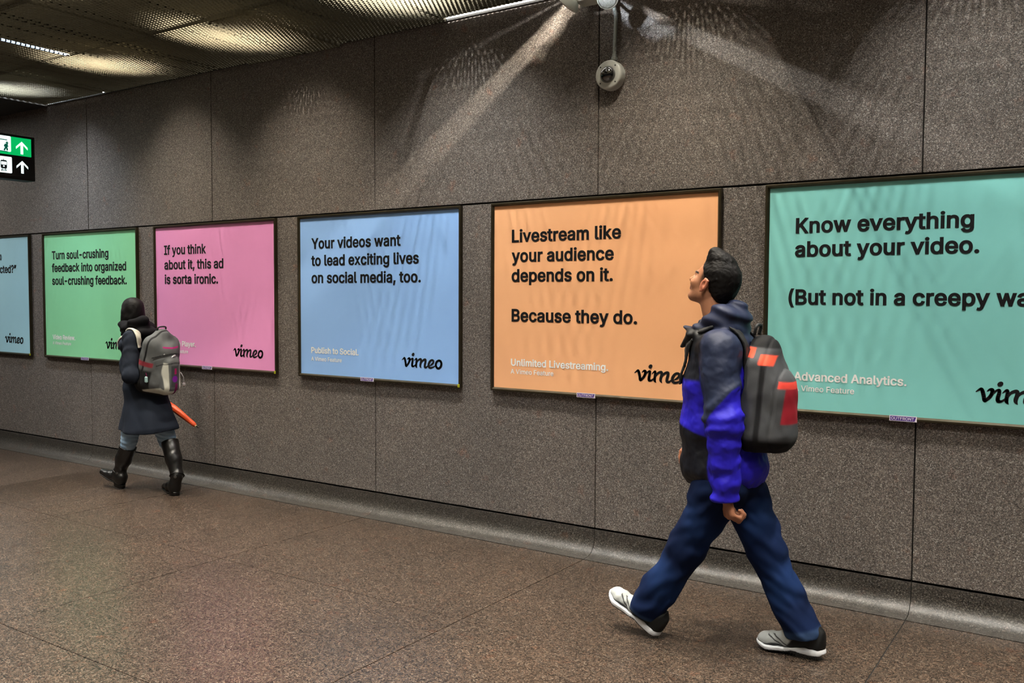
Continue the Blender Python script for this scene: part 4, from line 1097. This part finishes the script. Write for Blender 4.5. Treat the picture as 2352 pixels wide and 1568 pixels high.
# tall boots
def boot(top, ank, heel, fwd, up, fl=1.0):
    M = rotm(fwd, up); P = lambda x, y, z: heel+np.array([x*fl, y, z])@M
    sh_ = [seg(top, (top+ank)/2+np.array([.004, 0, 0]), .066, .060), seg((top+ank)/2, ank, .058, .044)]
    ft = [seg(ank, P(.045, 0, .075), .044, .042), seg(P(.045, 0, .060), P(.12, 0, .058), .038, .036), seg(P(.12, 0, .055), P(.215, 0, .042), .038, .030, M[2], 1.15), seg(P(.03, 0, .05), P(.03, 0, .085), .036, .040)]
    def f(p):
        d = union(p, sh_+ft, .025)+.0025*wob(p, 55, 91); q = loc(p, heel, M)
        d = np.maximum(d, .026-q[:, 2]); ax = (top-ank)/np.linalg.norm(top-ank); d = np.maximum(d, (p-top)@ax)
        inner = prim_d(p, seg(top+ax*.03, top-ax*.06, .060, .052)); return np.maximum(d, -inner)
    def fs(p):
        q = loc(p, heel, M); q = q/[fl, 1, 1]; qq = np.stack([q[:, 0], q[:, 1], np.zeros(len(q))], 1)
        o_ = union(qq, [seg((.03, 0, 0), (.12, 0, 0), .034, .033), seg((.12, 0, 0), (.215, 0, 0), .036, .034)], .02, .3)
        b = np.where(q[:, 0] < .066, 0.0, .020+.012*np.clip((q[:, 0]-.18)/.07, 0, 1)); return np.maximum(np.maximum(o_, b-q[:, 2]), q[:, 2]-.030)
    lo = np.minimum(np.minimum(top, heel), P(.25, 0, 0))-.09; hi = np.maximum(np.maximum(top, heel), P(.25, 0, 0))+.09
    b = surf('boot', f, lo, hi, .0045, M_leather, woman, lambda p: np.tile(L3(18, 17, 17), (len(p), 1)))
    surf('boot_sole', fs, lo, hi, .0045, M_leather, b, lambda p: np.tile(L3(12, 11, 11), (len(p), 1)))
    c = ank-np.array([0, 0, .0]); n_ = (top-ank)/np.linalg.norm(top-ank); u_ = np.cross(n_, [0, 1, 0]); u_ /= np.linalg.norm(u_); v_ = np.cross(n_, u_)
    ring = [c+u_*.0485*math.cos(a)+v_*.0485*math.sin(a)+n_*.012*math.sin(a) for a in np.linspace(0, 2*PI, 25)]
    tube('boot_strap', ring, .008, plain('strap_leather', srgb(14, 13, 13), 0.35), b, 8, flat=.5)
    bk_ = c+u_*.03-v_*.03
    lathe('buckle', [(.012, 0), (.012, .004), (.007, .006)], (0.5, -1, 0), c+np.array([.034, -.040, .0]), plain('dull_metal', srgb(120, 120, 118), .3, .9), b, 14)
hb_l = on(286, 1112, 2, 0.0); hb_r = on(420, 1134, 2, 0.0)
hl2 = np.array([w3(283, 1112, -.08)[0], WY-.08, .004]); hr2 = np.array([w3(421, 1128, .07)[0], WY+.07-.06, .0])
boot(w3(294, 1024, -.08), w3(274, 1084, -.08), hl2, (-0.955, -0.10, 0.29), (.29, 0, .95), 1.18)
boot(w3(390, 1014, .07), np.array([w3(404, 1092, .02)[0], WY+.03, w3(404, 1092, .02)[2]]), hr2, (-0.97, 0.24, 0.0), (0, 0, 1))
# her backpack
wc = w3(371, 836, .0); WP = rotm((1, 0.08, -0.26), (0.26, 0, 1))
WK = 1.17
def wp(x, y, z): return wc+np.array([x, y, z])*WK@WP
wpk = [seg((-.03, -.062, -.12), (-.03, -.055, .12), .085, .072), seg((-.03, .062, -.12), (-.03, .055, .12), .085, .072), seg((.03, 0, -.11), (.015, 0, .09), .095, .080, (0, 1, 0), .85), seg((-.03, 0, -.12), (-.03, 0, .17), .085, .06)]
wfront = [seg((.095, -.02, -.12), (.075, -.015, .03), .058, .050), seg((.095, .02, -.12), (.075, .015, .03), .058, .050)]
def f_wp(p):
    q = loc(p, wc, WP)/WK; d = np.minimum(union(q, wpk, .03), union(q, wfront, .02))+.0025*wob(q, 60, 51)
    s_ = np.minimum(np.abs(q[:, 0]+.012), np.abs(q[:, 2]-.085+.6*(q[:, 1]**2)*6)+(q[:, 0] < .04)); return np.maximum(np.maximum(d+.004*np.exp(-(s_/.006)**2), -(q[:, 2]+.195))*WK, .006-np.minimum(np.minimum(f_coat(p), f_whood(p)), f_whair(p)))
def c_wp(p):
    x, y, z = (loc(p, wc, WP)/WK).T; C = np.tile(L3(70, 72, 74), (len(p), 1)); C = mixc(C, L3(108, 110, 110), (.5+.5*wob(p, 35, 52))*.5)
    dk = L3(26, 26, 28)
    C = mixc(C, dk, sm(-x, .070, .08)); C = mixc(C, dk, sm(np.abs(x+.012), .008, .005)); C = mixc(C, L3(20, 18, 20), sm(-y, -.085, -.07)*0)
    # side pocket, light panels, purple lashings
    side = sm(np.abs(y), .092, .104)*sm(.05-x, 0, .01); C = mixc(C, dk, side*sm(-z, .02, .04))
    C = mixc(C, L3(186, 186, 176), sm(-np.abs(np.abs(y)-.052-.05*(z+.1)), -.016, -.011)*sm(x, .085, .092)*sm(.045-z, 0, .008))
    C = mixc(C, L3(186, 186, 176), sm(-.120-z-.35*np.abs(x-.11), 0, .008)*sm(x, .0, .01)*sm(z+.175, 0, .006))
    C = mixc(C, L3(14, 14, 15), sm(-.172-z, 0, .006))
    C = mixc(C, dk, sm(.0045-np.abs(z-.098+3.2*y*y), 0, .003)*(x > .03)); C = mixc(C, dk, sm(.004-np.abs(z-.045+4*y*y), 0, .003)*(x > .06)); C = mixc(C, L3(120, 40, 50), side*sm(z, -.01, .0)*sm(.03-z, 0, .01))
    C = mixc(C, L3(58, 60, 62), sm(.030-np.abs(y), 0, .004)*sm(x, .09, .1)*sm(.03-z, 0, .006)*sm(z+.115, 0, .006))
    C = mixc(C, L3(104, 20, 128), sm(.024-np.sqrt((y-.0)**2+(z+.058)**2), 0, .006)*(x > .09)); C = mixc(C, L3(150, 24, 84), sm(.010-np.abs(y-.004), 0, .004)*(x > .09)*sm(.012-z, 0, .004)*sm(z+.03, 0, .004))
    C = mixc(C, L3(96, 16, 70), sm(.012-np.abs(y-.012), 0, .004)*(x > .09)*sm(-.085-z, 0, .004))
    C = mixc(C, L3(150, 20, 96), sm(.006-np.abs(z-.135), 0, .003)*(x > .02)*(np.abs(y) < .06)); return C
wb = surf('backpack', f_wp, wc-[.26, .24, .30], wc+[.28, .24, .30], .0042, M_pack, None, c_wp)
tag(wb, 'grey school backpack with pale panels and purple trim on the woman\'s back', 'backpack')
M_pale = plain('pale_strap', srgb(196, 194, 180), .7); M_mag = plain('magenta_cord', srgb(150, 24, 96), .6); M_key = plain('charm_metal', srgb(180, 180, 182), .35, .6)
for y0 in (-.122, .118):
    lo, hi = bounds(262, 742, 350, 800, WY+y0, .08)
    strap(f_coat, lambda p: np.minimum(np.minimum(f_coat(p), f_whood(p)), f_whair(p)), WY, y0, .036, w3(300, 795)[2], 'shoulder_strap', lo, hi, M_pale, wb, slant=(-.1 if y0 < 0 else .1))
tube('grab_handle', catmull([wp(-.05, -.03, .205), wp(-.045, -.028, .24), wp(-.045, .028, .24), wp(-.05, .03, .205)], 5), .006, M_blk, wb, 8)
lathe('strap_toggle', [(.003, -.016), (.013, -.010), (.013, .010), (.004, .018)], WP[1]*.6+WP[2], wp(.0, -.105, .128), M_mag, wb, 14)
for (a, b, c, m_) in ((.075, -.045, .098, M_key), (.070, .010, .118, M_key), (.098, .0, .082, M_key)):
    lathe('zip_pull', [(.004, -.020), (.008, -.012), (.008, .014), (.003, .022)], WP[1]+.5*WP[2], wp(a, b, c), m_, wb, 10)
tube('charm_cord', [wp(.10, .075, -.03), wp(.125, .085, -.06), wp(.13, .09, -.095)], .003, M_key, wb, 6)
lathe('charm', [(.002, -.014), (.013, -.008), (.013, .008), (.003, .014)], (0, 0, 1), wp(.132, .09, -.108), M_key, wb, 14)
lathe('charm', [(.002, -.026), (.012, -.018), (.012, .018), (.003, .026)], (0, 0, 1), wp(.03, -.128, -.085), plain('bead_charm', srgb(150, 180, 180), .3), wb, 14)
tube('charm_cord', [wp(-.01, -.118, -.0), wp(.01, -.125, -.03), wp(.03, -.128, -.068)], .003, M_mag, wb, 6)
# folded umbrella held low behind her
u0, u1 = w3(378, 920, .20), w3(455, 982, .24)
ud = (u1-u0)/np.linalg.norm(u1-u0); UL = np.linalg.norm(u1-u0)
um = empty('umbrella', tuple(u0), 'closed orange umbrella pointing back and down from beside the coat', 'umbrella')
M_or = plain('orange_nylon', srgb(232, 88, 44), .5, noise=.06)
def uf(name, prof, mat, par, n=20): return lathe(name, prof, ud, u0, mat, par, n)
V = []; F = []; nn = 32; prf = [(.010, .02), (.019, .05), (.023, .12), (.021, .2), (.016, UL-.05), (.011, UL-.032), (.007, UL-.028)]
qv = Vector(ud).to_track_quat('Z', 'Y').to_matrix()
for r, h in prf:
    for i in range(nn):
        a = 2*PI*i/nn; rr2 = r*(1+.16*abs(math.sin(4*a+h*6))); V.append(Vector(u0)+qv @ Vector((rr2*math.cos(a), rr2*math.sin(a), h)))
for j in range(len(prf)-1):
    for i in range(nn): F.append((j*nn+i, j*nn+(i+1) % nn, (j+1)*nn+(i+1) % nn, (j+1)*nn+i))
F.append(tuple(range(nn))[::-1]); F.append(tuple((len(prf)-1)*nn+i for i in range(nn)))
from_arrays('canopy', V, F, M_or, um, True)
uf('tip_cap', [(.0085, UL-.034), (.009, UL-.026), (.007, UL-.022)], plain('pale_cap', srgb(220, 205, 150), .4), um)
uf('ferrule', [(.0045, UL-.024), (.004, UL), (.0025, UL+.008)], M_blk, um, 12)
uf('shaft', [(.005, -.10), (.005, .03)], plain('umbrella_shaft', srgb(60, 60, 62), .3, .8), um, 12)
uf('handle', [(.008, -.17), (.013, -.15), (.012, -.11), (.006, -.095)], M_blk, um, 16)
